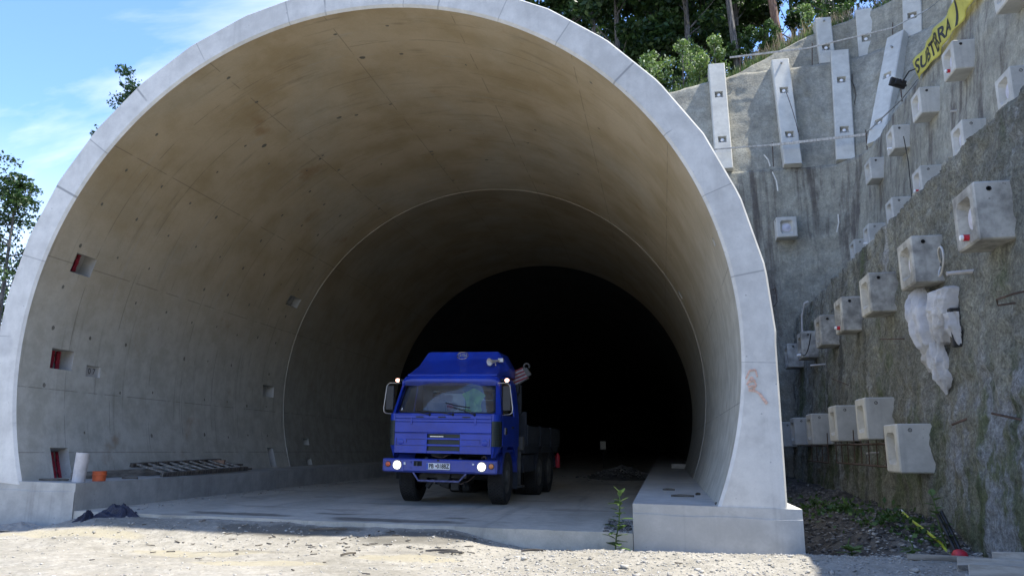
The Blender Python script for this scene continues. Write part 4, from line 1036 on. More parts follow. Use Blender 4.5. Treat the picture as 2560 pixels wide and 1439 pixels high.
# wire mesh
wm = tag(empty('wire_mesh', (4.42, 19.5, .1)), 'rusty reinforcing mesh panel leaning under the lowest row of blocks', 'wire mesh')
for ya, yb in ((16.3, 21.6), (22.6, 25.6)):
    for z_ in (-.40, .04):
        mb = MB(); mb.tube([(-.12, ya-19.5, z_), (-.10, yb-19.5, z_+.02)], .022, 5); mb.build('mesh_bar', M['rust'], wm)
    y = ya
    while y <= yb+.01:
        mb = MB(); mb.tube([(-.11, y-19.5, -.40), (-.09, y-19.5, .38)], .013, 5); mb.build('mesh_wire', M['rust'], wm); y += (.66 if ya < 20 else .8)

# ------------------------------------------------------------------ things on the left kerb
kz = lambda x, y: kerb_z(x, y)
mb = MB(); x_, y_ = -9.95-.55, 12.98; z0 = kz(x_, y_)
mb.lathe([(.110, 0), (.116, .52), (.102, .515), (.095, .03)], (0, 0, 0), (.06, .02, 1), 28)
o = mb.build('grey_tube', M['tube'], smooth=True, loc=(x_, y_, z0)); tag(o, 'upright pale grey plastic tube standing on the left kerb end', 'plastic tube')
ob = tag(empty('orange_bucket', (-10.42, 13.42, kz(-10.42, 13.42))), 'low orange plastic bucket on the left kerb beside the grey tube', 'bucket')
mb = MB(); mb.lathe([(.112, 0), (.122, .165), (.127, .165), (.127, .18), (.114, .18), (.104, .02)], (0, 0, 0), (0, 0, 1), 26); mb.build('shell', M['orange'], ob, smooth=True)
mb = MB(); mb.lathe([(.122, .0), (.130, .008), (.130, .024), (.122, .032)], (0, 0, .10), (0, 0, 1), 26); mb.build('rim', M['orange'], ob, smooth=True)
ld = tag(empty('wooden_ladder', (-10.78, 17.0, kz(-10.75, 17.0)+.12), (R(1.2), R(14), R(-3))), 'grey wooden ladder lying on the left kerb, one side propped up', 'ladder')
for s_ in (0, 1):
    mb = MB(); mb.box((-.42+.80*s_, -1.6, 0), (-.35+.80*s_, 1.6, .09)); mb.build('ladder_rail', M['wood_d'], ld, .006)
for i in range(9):
    mb = MB(); mb.box((-.40, -1.48+.36*i, .05), (.42, -1.41+.36*i, .085)); mb.build('rung', M['wood'], ld, .005)
def board(name, a, b, w_, t_, mat, label, cat='board', group=None, roll=0):
    a, b = Vector(a), Vector(b); ax_ = 'x' if abs((b-a).x) > abs((b-a).y) else 'y'; mat = {'old_board': M['wood'+ax_], 'dark_board': M['wood_d'+ax_], 'pale_board': M['wood_w'+ax_]}.get(mat.name.split('.')[0], mat); T = frame(b-a, (0, 0, 1), (0, 0, 0)) @ Matrix.Rotation(roll, 4, 'X')
    L = (b-a).length; mb = MB(); n = 6
    V = []; Fs = []
    for i in range(n+1):
        bend = .012*math.sin(i/n*math.pi)
        for yy, zz in ((-t_/2, -w_/2), (t_/2, -w_/2), (t_/2, w_/2), (-t_/2, w_/2)):
            V.append(T @ Vector((L*i/n, yy+bend, zz*(1+.04*random.uniform(-1, 1)))))
    for i in range(n):
        for k in range(4): Fs.append((i*4+k, i*4+(k+1) % 4, i*4+4+(k+1) % 4, i*4+4+k))
    Fs += [(3, 2, 1, 0), tuple(n*4+k for k in range(4))]
    mb.add(V, Fs); o = mb.build(name, mat, bevel=.004, loc=a); return tag(o, label, cat, group)
def kp(x, y, dz=.03): return (x, y, kz(x, y)+dz)
board('board', kp(-11.05, 13.45, .07), kp(-11.0, 16.6, .07), .03, .14, M['wood'], 'long grey board lying behind the tube and bucket on the left kerb')
board('board', kp(-11.1, 15.7, .05), kp(-10.85, 19.3, .16), .12, .05, M['wood_d'], 'dark plank under the ladder on the left kerb')
board('board', kp(-10.6, 16.8, .03), kp(-10.75, 19.6, .05), .11, .04, M['wood_d'], 'dark plank running beyond the ladder on the left kerb')
board('board', kp(-11.2, 17.6, .16), kp(-11.1, 18.9, .14), .12, .05, M['wood'], 'short board resting on the planks past the ladder')
mb = MB(); mb.box((-.14, -.16, 0), (.14, .16, .13)); o = mb.build('brick_block', m_plain('brownish_block', C(.27, .17, .11), .9, 0, .3), bevel=.01, loc=kp(-10.95, 18.4, .16)); o.rotation_euler = (0, 0, .4); tag(o, 'small brownish block on the planks at the left kerb', 'block')
board('board', kp(.3, 33.5, .03), kp(1.0, 33.2, .03), .05, .3, M['wood_w'], 'pale short board far back on the right kerb inside the tunnel')
# small chips on kerbs
for i, (x, y, a, ln) in enumerate(((.1, 14.6, .3, .42), (.75, 12.95, .1, .36), (-.05, 16.6, .2, .25), (.55, 15.3, 1, .16), (-10.6, 14.3, .5, .3), (-11.3, 12.95, .4, .5))):
    board('wood_splinter', kp(x, y, .012), kp(x+ln*math.cos(a), y+ln*math.sin(a), .012), .02, .05, M['wood_d'], 'thin dark splinter of wood on the kerb top', 'splinter', 'splinters on the kerb tops')
# sheets / cloths on the ground
def heap(name, c, rx, ry, h, seed, mat, label, cat, rot=0, lean=0, nr=26, na=56):
    V = []
    for i in range(nr+1):
        r_ = i/nr
        for j in range(na):
            a = 2*math.pi*j/na; edge_ = 1+.35*v1(2*math.cos(a)+5, 2*math.sin(a), seed)
            x = math.cos(a)*r_*rx*edge_; y = math.sin(a)*r_*ry*edge_
            rid = 1-abs(f1(x/rx*2.4+seed, y/ry*2.4, seed+1, 3))*2.2
            z = h*(1-r_**1.6)*(.55+.45*rid)+.02*v1(x*14, y*14, seed+2)*(1-r_*.5)
            V.append((x*math.cos(rot)-y*math.sin(rot), x*math.sin(rot)+y*math.cos(rot), max(z, -.02)+lean*x))
    Fs = []
    for i in range(nr):
        for j in range(na):
            Fs.append((i*na+j, i*na+(j+1) % na, (i+1)*na+(j+1) % na, (i+1)*na+j))
    o = mobj(name, V, Fs, mat, smooth=True); o.location = c; return tag(o, label, cat)
def gz(x, y): return float(ground_z(np.array([x]), np.array([y]))[0])
heap('plastic_sheet', (-9.35, 12.62, -1.17), .52, .22, .30, 33, M['ragblue'], 'crumpled dark blue plastic sheet at the corner of the left kerb', 'plastic sheet', .12)
heap('plastic_sheet', (-9.78, 12.40, -1.22), .20, .14, .24, 35, M['ragblue'], 'small dark blue plastic scrap hanging down by the left kerb corner', 'plastic sheet', .9)
heap('cloth_heap', (-10.95, 12.28, gz(-10.95, 12.28)), .75, .20, .14, 37, M['cloth'], 'crumpled pale sacking lying at the foot of the left footing', 'cloth', .05)
# planks at lower right
def gp(x, y, dz=0): return (x, y, gz(x, y)+dz)
board('plank', gp(3.05, 11.42, .05), gp(4.6, 11.30, .07), .045, .07, M['wood'], 'long grey lath at the back of the plank heap, lower right', 'plank', None)
board('plank', gp(3.50, 10.98, .05), gp(4.75, 10.85, .05), .03, .17, M['wood_w'], 'flat pale plank on top of the lower right heap', 'plank')
board('plank', gp(3.50, 10.62, .03), gp(4.7, 10.50, .03), .04, .2, M['wood_w'], 'flat pale plank at the front of the lower right heap', 'plank')
board('plank', gp(4.0, 11.25, .08), gp(4.85, 11.05, .11), .05, .22, M['wood_w'], 'short wide board end poking in from the right picture edge', 'plank')
board('plank', gp(3.45, 10.85, .02), gp(4.3, 11.15, .02), .03, .1, M['wood'], 'narrow board crossing under the lower right planks', 'plank')
# red cap + pipes + yellow hose by the wall
mb = MB(); mb.lathe([(.10, -.06), (.11, .02), (.085, .07), (.04, .095), (.005, .10)], (0, 0, 0), (.1, 0, 1), 20)
o = mb.build('red_pipe_cap', M['red'], smooth=True, loc=(4.10, 12.72, gz(4.1, 12.72)+.02)); tag(o, 'round red plastic pipe cap on the rubble at the wall foot', 'pipe cap')
for k_, (dx, L_) in enumerate(((0, .72), (.07, .68))):
    mb = MB(); mb.tube([(0, 0, 0), (-.05, .22, .32), (-.12, .38, .62)], .028, 10); o = mb.build('black_pipe', M['black'], smooth=True, loc=(4.12+dx, 12.86, gz(4.12, 12.86)-.03)); tag(o, 'black flexible pipe standing out of the rubble by the red cap', 'pipe', 'black pipes by the wall foot')
yh = tag(empty('yellow_hose', (4.05, 13.0, gz(4.05, 13.0))), 'thin green yellow hose with a white tip rising from the rubble', 'hose')
mb = MB(); mb.tube([(0.05, -.1, -.1), (-.02, .3, .14), (-.05, .8, .25), (-.08, 1.4, .36), (-.1, 1.8, .46)], .022, 8); mb.build('tube', m_plain('yellow_green_hose', C(.45, .50, .05), .5), yh, smooth=True)
mb = MB(); mb.tube([(-.1, 1.8, .46), (-.11, 1.88, .48)], .032, 8); mb.build('tip', M['white'], yh, smooth=True)
# ------------------------------------------------------------------ the blue lorry
TX, TY = -4.63, 16.25
tk = empty('truck', (TX, TY, floor_z(TX, TY+1.2)+.005)); tag(tk, 'blue flat-nosed lorry with lit headlights standing in the tunnel mouth', 'truck')
tk.rotation_euler = (R(.35), R(1.15), R(-2.5))
BL, DK = M['paint'], M['blackmetal']
def part(mb, name, mat, parent=tk, **k): return mb.build(name, mat, parent, **k)
# bumper
mb = MB(); prof = [(-.0, .66), (-.045, .70), (-.045, .925), (-.01, .945), (.20, .945), (.20, .90), (.03, .90), (.03, .66)]
for x0, x1 in ((-1.24, -.86), (-.86, .86), (.86, 1.24)):
    mb.prism([(y, z) for y, z in prof], x0, x1, 0)
mb.prism([(-.045, .68), (.20, .68), (.20, .94), (-.045, .94)], -1.255, -1.24, 0); mb.prism([(-.045, .68), (.20, .68), (.20, .94), (-.045, .94)], 1.24, 1.255, 0)
for x0, x1 in ((-1.22, -.78), (.78, 1.22)): mb.box((x0, -.055, .685), (x1, -.044, .915))
for x in (-.62, -.62, .62): mb.box((x-.015, -.053, .74), (x+.015, -.044, .77)); mb.box((x-.015, -.053, .86), (x+.015, -.044, .89))
bumper = part(mb, 'bumper', BL, bevel=.008)
mb = MB(); mb.box((-.56, -.052, .80), (-.38, -.046, .90)); part(mb, 'towing_recess', M['hole'], bumper)
mb = MB(); mb.tube([(-.47, -.10, .80), (-.47, -.09, .88)], .02, 8); part(mb, 'tow_pin', M['wheelsteel'], bumper)
mb = MB(); mb.box((-.045, -.056, .905), (.0, -.04, .935)); part(mb, 'bumper_slot', M['hole'], bumper)
for sx in (-1, 1):
    hl = MB(); hl.lathe([(.105, -.02), (.108, .0), (.098, .012)], (.925*sx, -.055, .81), (0, -1, 0), 28); h_ = part(hl, 'headlight', M['chrome'], smooth=True)
    m = MB(); m.lathe([(.082, .002), (.075, .018), (.05, .03), (.01, .034)], (.925*sx, -.055, .81), (0, -1, 0), 28); part(m, 'headlight_lens', M['head'], h_, smooth=True)
    m = MB(); m.lathe([(.062, -.01), (.062, .012)], (1.13*sx, -.055, .825), (0, -1, 0), 24); q = part(m, 'indicator_lamp', M['black'], smooth=True)
    m = MB(); m.lathe([(.052, .008), (.048, .022), (.02, .028)], (1.13*sx, -.055, .825), (0, -1, 0), 24); part(m, 'lens', M['amber2'] if sx < 0 else M['amber'], q, smooth=True)
mb = MB(); mb.box((-.78, -.058, .82), (-.74, -.05, .87)); mb.box((.72, -.058, .84), (.76, -.05, .87)); part(mb, 'small_reflector', M['white'])
# number plate
pl = MB(); pl.box((-.27, -.066, .735), (.245, -.055, .865)); plate = part(pl, 'number_plate', M['plate'], bevel=.003)
m = MB(); m.box((-.27, -.0685, .738), (-.232, -.0661, .862)); part(m, 'blue_strip', M['plateblue'], plate)
def ptext(s, x, size, w_, name='plate_lettering', z=.80, mat=None, par=None, y=-.0675, sh=0, bold=.004):
    return text_mesh(name, s, size, mat or M['black'], par or plate, .001, frame((1, 0, 0), (0, 0, 1), (x, y, z)), w_, bold, sh)
ptext('PB', -.165, .125, .80); ptext('018BZ', .092, .125, .80)
m = MB(); m.prism([(-.078+.0, .822), (-.046, .822), (-.046, .80), (-.062, .785), (-.078, .80)], -.0685, -.066, 1); part(m, 'shield_emblem', M['black'], plate)
m = MB(); m.prism([(-.0735, .818), (-.0505, .818), (-.0505, .802), (-.062, .791), (-.0735, .802)], -.0695, -.0686, 1); part(m, 'shield_field', M['redstrip'], plate)
# step loop under the bumper
mb = MB(); mb.tube([(-.58, 0, .66), (-.44, -.06, .50), (.44, -.06, .50), (.58, 0, .66)], .022, 6); part(mb, 'step_bar', m_plain('worn_blue_steel', C(.10, .10, .20), .6, .1, .4, 12))
# front panel of the cab: grid with grille openings and raised frame lines
F_Y = .10
pb = MB()
xs = [-1.075, -.34, .39, 1.075]; zs = [1.06, 1.115, 1.215, 1.255, 1.345, 1.385, 1.465, 1.72, 1.875]
def panel(x0, x1, z0, z1, y=F_Y, t=.03): pb.box((x0, y, z0), (x1, y+t, z1))
zrows = [(1.06, 1.125), (1.205, 1.262), (1.342, 1.388), (1.468, 1.80)]
openings = [(1.125, 1.205), (1.262, 1.342), (1.388, 1.468)]
panel(-1.075, -.34, 1.06, 1.485); panel(.39, 1.075, 1.06, 1.485)
for a, b in ((1.06, 1.115), (1.21, 1.25), (1.345, 1.385)): panel(-.338, .388, a, b, F_Y+.001)
panel(-.338, .388, 1.466, 1.485, F_Y+.001)
panel(-1.075, 1.075, 1.492, 1.71, F_Y-.004, .034); panel(-1.075, 1.075, 1.716, 1.775, F_Y-.006, .036)
front = part(pb, 'front_panel', BL, bevel=.005)
m = MB(); m.box((-.36, F_Y+.05, 1.07), (.41, F_Y+.10, 1.48)); part(m, 'grille_backing', M['greenblack'], front)
m = MB()
for z0 in (1.15, 1.285, 1.42): m.box((-.33, F_Y+.035, z0), (.38, F_Y+.048, z0+.012))
part(m, 'grille_slat', M['greenblack'], front)
m = MB(); m.box((-.28, F_Y+.02, 1.405), (.02, F_Y+.034, 1.418)); part(m, 'shiny_strip', M['chrome'], front)
m = MB()
def line(x0, z0, x1, z1, w_=.009):
    m.box((min(x0, x1)-w_/2, F_Y-.006, min(z0, z1)-w_/2), (max(x0, x1)+w_/2, F_Y+.004, max(z0, z1)+w_/2))
for a, b, c, d in ((-.80, 1.35, -.37, 1.35), (.42, 1.35, .83, 1.35), (-.80, 1.27, -.80, 1.35), (.83, 1.27, .83, 1.35), (-1.03, 1.22, -.37, 1.22), (.42, 1.22, 1.04, 1.22), (-1.03, 1.22, -1.03, 1.37), (1.04, 1.22, 1.04, 1.37), (-1.06, 1.47, -.37, 1.47), (.42, 1.47, 1.06, 1.47)): line(a, b, c, d)
part(m, 'pressed_line', m_plain('deep_blue_seam', C(.004, .010, .10), .5), front)
for x in (-.93, .94):
    m = MB(); m.lathe([(.066, -.002), (.066, .006), (.055, .010)], (x, F_Y, 1.29), (0, -1, 0), 22); part(m, 'blanking_disc', BL, front, smooth=True)
for x in (-.70, .72):
    m = MB(); m.box((x-.022, F_Y-.016, 1.655), (x+.022, F_Y-.002, 1.80)); part(m, 'hinge', BL, front, bevel=.004)
# upper cowl under the windscreen
m = MB(); m.box((-1.075, F_Y-.002, 1.782), (1.075, F_Y+.05, 1.86)); m.box((-1.09, F_Y+.0, 1.862), (1.09, F_Y+.16, 1.888)); cowl = part(m, 'cowl', BL, bevel=.006)
for x in (-.52, -.02, .52):
    m = MB(); m.box((x-.085, F_Y-.022, 1.808), (x+.085, F_Y-.003, 1.832)); part(m, 'grab_handle', M['black'], cowl, bevel=.006)
# cab corners (dark green air ducts) + blue lower corners
def corner_poly(r0, r1, n=6, flip=1):
    out = []
    for i in range(n+1):
        t = math.pi/2*i/n; out.append((flip*(1.08+r0*math.sin(t)), F_Y+.15-r1*math.cos(t)))
    return out
for sx in (-1, 1):
    base_ = [(sx*1.078, F_Y+.3)]+corner_poly(.15, .15, flip=sx)+[(sx*1.23, F_Y+.3)]
    m = MB(); m.prism(base_, 1.22, 1.74, 2); part(m, 'air_duct_cover', M['greenblack'], smooth=False)
    m = MB()
    for k_ in range(9): m.prism([(x_+sx*.004, y_-.004) for x_, y_ in base_], 1.25+.052*k_, 1.262+.052*k_, 2)
    part(m, 'duct_rib', M['black'], smooth=False)
    m = MB(); m.prism(base_, 1.742, 1.888, 2); part(m, 'cab_corner', BL)
    m = MB(); m.add([(sx*1.078, F_Y, 1.218), (sx*1.14, F_Y+.04, 1.218), (sx*1.23, F_Y+.16, 1.218), (sx*1.23, F_Y+.30, 1.218), (sx*1.078, F_Y+.3, 1.218),
                     (sx*1.078, F_Y, .985), (sx*1.10, F_Y+.02, .985), (sx*1.13, F_Y+.12, .985), (sx*1.13, F_Y+.30, .985), (sx*1.078, F_Y+.3, .985)],
                    [(0, 1, 2, 3, 4), (9, 8, 7, 6, 5), (0, 5, 6, 1), (1, 6, 7, 2), (2, 7, 8, 3), (3, 8, 9, 4), (4, 9, 5, 0)]); part(m, 'corner_flare', BL)
# cab shell: doors, roof, rear wall, floor
cab = MB()
roofz = 2.74
def shell(profile, x0, x1): cab.prism(profile, x0, x1, 0)
# sides below the window line
for sx in (-1, 1):
    x0, x1 = sx*1.19, sx*1.228
    shell([(F_Y+.30, 1.22), (F_Y+.30, 1.888), (2.02, 1.888), (2.02, 1.22)], min(x0, x1), max(x0, x1))
cab.box((-1.19, 1.97, 1.10), (1.19, 2.02, 1.888)); cab.box((-1.19, F_Y+.14, 1.10), (1.19, 1.97, 1.16))
# roof: rounded slab
def roof_ring(y, w_, z0, z1):
    c = .12; return [(-w_, y, z0), (w_, y, z0), (w_+.0, y, z1-c), (w_-c*.5, y, z1-c*.25), (w_-c*1.6, y, z1), (-w_+c*1.6, y, z1), (-w_+c*.5, y, z1-c*.25), (-w_, y, z1-c)]
rings = [roof_ring(.50, 1.10, 2.60, 2.665), roof_ring(.56, 1.12, 2.62, 2.74), roof_ring(.9, 1.14, 2.66, 2.79), roof_ring(1.6, 1.14, 2.66, 2.79), roof_ring(2.02, 1.12, 2.64, 2.76)]
V = [p for r_ in rings for p in r_]; Fs = [tuple(range(7, -1, -1)), tuple(range(32, 40))]
for i in range(4):
    for k in range(8): Fs.append((i*8+k, i*8+(k+1) % 8, (i+1)*8+(k+1) % 8, (i+1)*8+k))
cab.add(V, Fs)
# pillars: A (blue, beside the screen), B (rear)
for sx in (-1, 1):
    A_ = [(sx*1.13, .20, 1.886), (sx*1.225, .30, 1.886), (sx*1.228, .46, 1.886), (sx*1.15, .36, 1.886)]
    B_ = [(sx*1.035, .52, 2.64), (sx*1.105, .58, 2.64), (sx*1.118, .70, 2.64), (sx*1.06, .66, 2.64)]
    cab.add(A_+B_, [(3, 2, 1, 0), (4, 5, 6, 7)]+[(i, (i+1) % 4, (i+1) % 4+4, i+4) for i in range(4)])
    cab.add([(sx*1.19, 1.55, 1.886), (sx*1.228, 1.55, 1.886), (sx*1.228, 2.02, 1.886), (sx*1.19, 2.02, 1.886), (sx*1.09, 1.55, 2.66), (sx*1.13, 1.55, 2.66), (sx*1.13, 2.02, 2.66), (sx*1.09, 2.02, 2.66)],
            [(3, 2, 1, 0), (4, 5, 6, 7)]+[(i, (i+1) % 4, (i+1) % 4+4, i+4) for i in range(4)])
cab_o = part(cab, 'cab_body', BL, bevel=.01)
# windscreen surround: blue frame top and bottom + black gasket + glass
def screen(u, v, off=0, cut=1.0):
    """u -1..1, v 0..1 -> point on the curved screen"""
    w_ = (1.125*(1-v)+1.045*v)*cut; x = u*w_
    y = .155+.385*v+.20*abs(u)**4.2*(1-.25*v); z = 1.905+.745*v-.035*abs(u)**3*v
    return (x, y-off, z-off*.4)
def corner_uv(n=28):
    """rounded-rectangle outline in uv"""
    out = []; rx_, ry_ = .085, .13
    for cx_, cy_, a0 in ((1-rx_, 1-ry_, 0), (-1+rx_, 1-ry_, 90), (-1+rx_, ry_, 180), (1-rx_, ry_, 270)):
        for i in range(6):
            a = R(a0+90*i/5); out.append((cx_+rx_*math.cos(a), cy_+ry_*math.sin(a)))
    res = []
    for i in range(len(out)):
        p, q = out[i], out[(i+1) % len(out)]; n_ = max(1, int(math.hypot(q[0]-p[0], q[1]-p[1])/.12))
        for k in range(n_): res.append((p[0]+(q[0]-p[0])*k/n_, p[1]+(q[1]-p[1])*k/n_))
    return res
ol = corner_uv(); n_ = len(ol)
def shrink(p, s_, t_): return (p[0]*s_, .5+(p[1]-.5)*t_)
fr_ = MB()
L1 = [screen(*shrink(p, 1.035, 1.10), -.02) for p in ol]; L2 = [screen(*shrink(p, .992, .985), .012) for p in ol]; L3 = [screen(*shrink(p, .955, .93), .012) for p in ol]; L4 = [screen(*shrink(p, .95, .925), -.01) for p in ol]
fr_.add(L1+L2, [(i, (i+1) % n_, (i+1) % n_+n_, i+n_) for i in range(n_)]); part(fr_, 'screen_surround', BL, smooth=True)
gk = MB(); gk.add(L2+L3+L4, [(i, (i+1) % n_, (i+1) % n_+n_, i+n_) for i in range(n_)]+[(n_+i, n_+(i+1) % n_, 2*n_+(i+1) % n_, 2*n_+i) for i in range(n_)]); part(gk, 'rubber_seal', M['black'], smooth=True)
gl = MB(); nu, nv = 30, 10; V = [screen(-.955+1.91*i/(nu-1), .035+.93*j/(nv-1), 0) for i in range(nu) for j in range(nv)]
gl.add(V, grid_faces(nu, nv).tolist()); ws = part(gl, 'windscreen', M['glass'], smooth=True)
ws.data.polygons.foreach_set('use_smooth', [True]*len(ws.data.polygons))
st = MB(); st.add([screen(-.93, .06, .004), screen(-.90, .06, .004), screen(-.905, .16, .004), screen(-.93, .16, .004)], [(0, 1, 2, 3)]); part(st, 'windscreen_sticker', M['white'], ws)
for sx in (-1, 1):
    m = MB(); m.add([(sx*1.21, .48, 1.89), (sx*1.21, 1.55, 1.89), (sx*1.115, 1.55, 2.64), (sx*1.11, .72, 2.64)], [(0, 1, 2, 3)]); part(m, 'door_window', M['glass'])
    m = MB(); m.box((min(sx*1.228, sx*1.24), .42, 1.24), (max(sx*1.228, sx*1.24), 1.50, 1.87)); d_o = part(m, 'door', BL, bevel=.006)
    m = MB(); m.box((min(sx*1.24, sx*1.262), 1.24, 1.62), (max(sx*1.24, sx*1.262), 1.40, 1.66)); part(m, 'handle', M['black'], d_o, bevel=.004)
    if sx > 0:
        m = MB(); m.box((1.24, .62, 1.48), (1.246, .80, 1.62)); part(m, 'small_badge', M['chrome'], d_o)
# interior
m = MB(); m.box((-1.10, 1.90, 1.20), (1.10, 1.955, 1.95)); m.box((-1.10, 1.90, 2.50), (1.05, 1.955, 2.62)); m.box((-.06, 1.90, 1.95), (.10, 1.955, 2.50)); m.box((-1.10, 1.90, 1.95), (-.86, 1.955, 2.5)); m.box((.86, 1.90, 1.95), (1.08, 1.955, 2.5))
part(m, 'cab_rear_wall', M['cabin'])
for x0, x1 in ((-.86, -.06), (.10, .86)):
    m = MB(); m.box((x0, 1.93, 1.95), (x1, 1.935, 2.5)); part(m, 'rear_window', M['glass'])
m = MB(); m.box((-1.08, .30, 1.70), (1.08, .62, 1.90)); part(m, 'dashboard', M['black'], bevel=.03)
for x in (-.62, .62):
    m = MB(); m.box((x-.25, 1.05, 1.5), (x+.25, 1.5, 1.68)); m.box((x-.24, 1.45, 1.65), (x+.24, 1.60, 2.24)); m.box((x-.12, 1.47, 2.26), (x+.12, 1.56, 2.42)); part(m, 'seat', M['seat'], bevel=.05)
m = MB()
for i in range(20):
    a0, a1 = 2*math.pi*i/20, 2*math.pi*(i+1)/20
sw = [(.60+.23*math.cos(2*math.pi*i/20), .72+.13*math.sin(2*math.pi*i/20), 1.98+.10*math.sin(2*math.pi*i/20)) for i in range(21)]
m.tube(sw, .016, 6); part(m, 'steering_wheel', M['black'])
# hi-vis cloth hanging at the screen, red ball ornament
hv = []
for i in range(18):
    for j in range(14):
        u, v = i/17, j/13
        x = .30+.42*u+(.16*(1-v)-.05)*(u-.5)+.05*math.sin(5*v+u*3); y = .62+.05*math.sin(u*9+v*4)+.06*v; z = 2.42-.50*v+.05*math.sin(u*3.1)-.16*abs(u-.42)*1.2*(1+v*.2)
        if v > .6: x = .30+.42*u+(-.1)*(u-.35)*(v-.6)*4
        hv.append((x, y, z))
hvo = mobj('hi_vis_cloth', hv, grid_faces(18, 14), M['hiviz'], tk, smooth=True); hvo['label'] = 'yellow green cloth hanging inside the windscreen'
m = MB(); m.lathe([(.0001, -.085), (.05, -.07), (.078, -.03), (.082, 0), (.078, .03), (.05, .07), (.0001, .085)], (.02, .52, 2.06), (0, 0, 1), 18); part(m, 'red_ball', M['red'], smooth=True)
m = MB(); m.add([(.10, .34, 1.905), (.42, .34, 1.905), (.40, .52, 1.97), (.14, .52, 1.98)], [(0, 1, 2, 3)]); part(m, 'paper', M['white'])
# wipers
for px_, tip_, b_ in ((-.30, (-1.0, 1.95), 0), (.22, (-.62, 1.965), 0), (.70, (-.05, 2.10), 1)):
    m = MB(); m.lathe([(.03, -.02), (.03, .03)], (px_, F_Y+.015, 1.862), (0, -.6, .5), 10)
    a = Vector((px_, F_Y-.01, 1.87)); t = Vector((tip_[0], .12+(tip_[1]-1.9)*.45, tip_[1])); mid_p = a.lerp(t, .5)
    m.tube([a, a.lerp(t, .35)+Vector((0, -.01, .012)), mid_p], .012, 6); wp = part(m, 'wiper_arm', M['black'])
    m = MB()
    if b_: m.tube([Vector((.02, .185, 2.125)), Vector((.32, .16, 2.055)), Vector((.58, .15, 2.025))], .014, 5)
    else: m.tube([mid_p+(t-a)*-.22+Vector((0, -.005, .01)), t], .014, 5)
    part(m, 'wiper_blade', M['black'], wp)
# roof deflector
def dring(y, w_, z0, z1, sq=.0, t=.12):
    return [(-w_, y, z0), (w_, y, z0), (w_-.0, y, z0+(z1-z0)*.35), (w_*(1-sq), y, z1-t*.5), (w_*(1-sq)-t, y, z1), (-w_*(1-sq)+t, y, z1), (-w_*(1-sq), y, z1-t*.5), (-w_, y, z0+(z1-z0)*.35)]
rings = [dring(.62, 1.04, 2.735, 2.775, .0, .02), dring(.80, 1.05, 2.75, 2.84, .02, .04), dring(1.05, 1.07, 2.77, 2.97, .06, .07), dring(1.25, 1.09, 2.78, 3.10, .13, .09), dring(1.37, 1.10, 2.78, 3.18, .18, .08), dring(1.45, 1.11, 2.78, 3.36, .22, .05), dring(1.62, 1.11, 2.78, 3.385, .22, .08), dring(2.05, 1.11, 2.78, 3.36, .16, .10)]
V = [p for r_ in rings for p in r_]; nR = len(rings); Fs = [tuple(range(7, -1, -1)), tuple(range(8*(nR-1), 8*nR))]
for i in range(nR-1):
    for k in range(8): Fs.append((i*8+k, i*8+(k+1) % 8, (i+1)*8+(k+1) % 8, (i+1)*8+k))
m = MB(); m.add(V, Fs); df = part(m, 'roof_deflector', BL, bevel=.012, smooth=True)
# emblem
em = MB(); nn = 30
em.tube([(.135*math.cos(2*math.pi*i/nn), 1.395+(.034*math.sin(2*math.pi*i/nn)), 3.272+.082*math.sin(2*math.pi*i/nn)) for i in range(nn+1)], .007, 5, cap=False)
emb = part(em, 'oval_emblem', M['chrome'], df)
text_mesh('emblem_lettering', 'TATRA', .115, M['chrome'], emb, .002, frame((1, 0, 0), (0, .38, .92), (.0, 1.388, 3.272)), .62, .003)
# horn
m = MB(); m.lathe([(.088, .0), (.070, .03), (.045, .09), (.028, .18), (.02, .38), (.02, .42)], (.78, .92, 3.07), (.42, .85, .18), 20); m.f.pop(-2); m.mi.pop(-2)
m.lathe([(.080, .005), (.055, .03), (.03, .08), (.02, .12)], (.78, .92, 3.07), (.42, .85, .18), 20); m.f.pop(-2); m.mi.pop(-2); hn = part(m, 'horn', M['tube'], smooth=True)
m = MB(); m.tube([(.86, 1.10, 3.10), (.88, 1.12, 2.98), (.88, 1.12, 2.85)], .014, 6); m.box((.90, 1.20, 3.10), (1.02, 1.28, 3.18)); part(m, 'horn_bracket', M['steel'], hn)
# marker lamps on arms
for sx in (-1, 1):
    m = MB(); m.tube([(sx*1.06, .66, 2.64), (sx*1.235, .62, 2.64)], .030, 10); ar = part(m, 'marker_arm', M['black'])
    m = MB(); m.lathe([(.034, 0), (.034, .05), (.026, .066), (.006, .07)], (sx*1.235, .62, 2.64), (sx, -.35, 0), 14); part(m, 'marker_lamp', M['marker'], ar, smooth=True)
    # mirrors
    xm = sx*1.36
    m = MB(); m.tube([(sx*1.12, .40, 2.56), (sx*1.34, .34, 2.56), (sx*1.40, .34, 2.50), (sx*1.46, .36, 2.02), (sx*1.45, .36, 1.93), (sx*1.40, .36, 1.90), (sx*1.20, .42, 1.88)], .012, 6); mf = part(m, 'mirror_frame', M['steel'])
    m = MB(); m.box((min(sx*1.24, sx*1.42), .35, 1.97), (max(sx*1.24, sx*1.42), .40, 2.50)); part(m, 'mirror', M['black'], mf, bevel=.015)
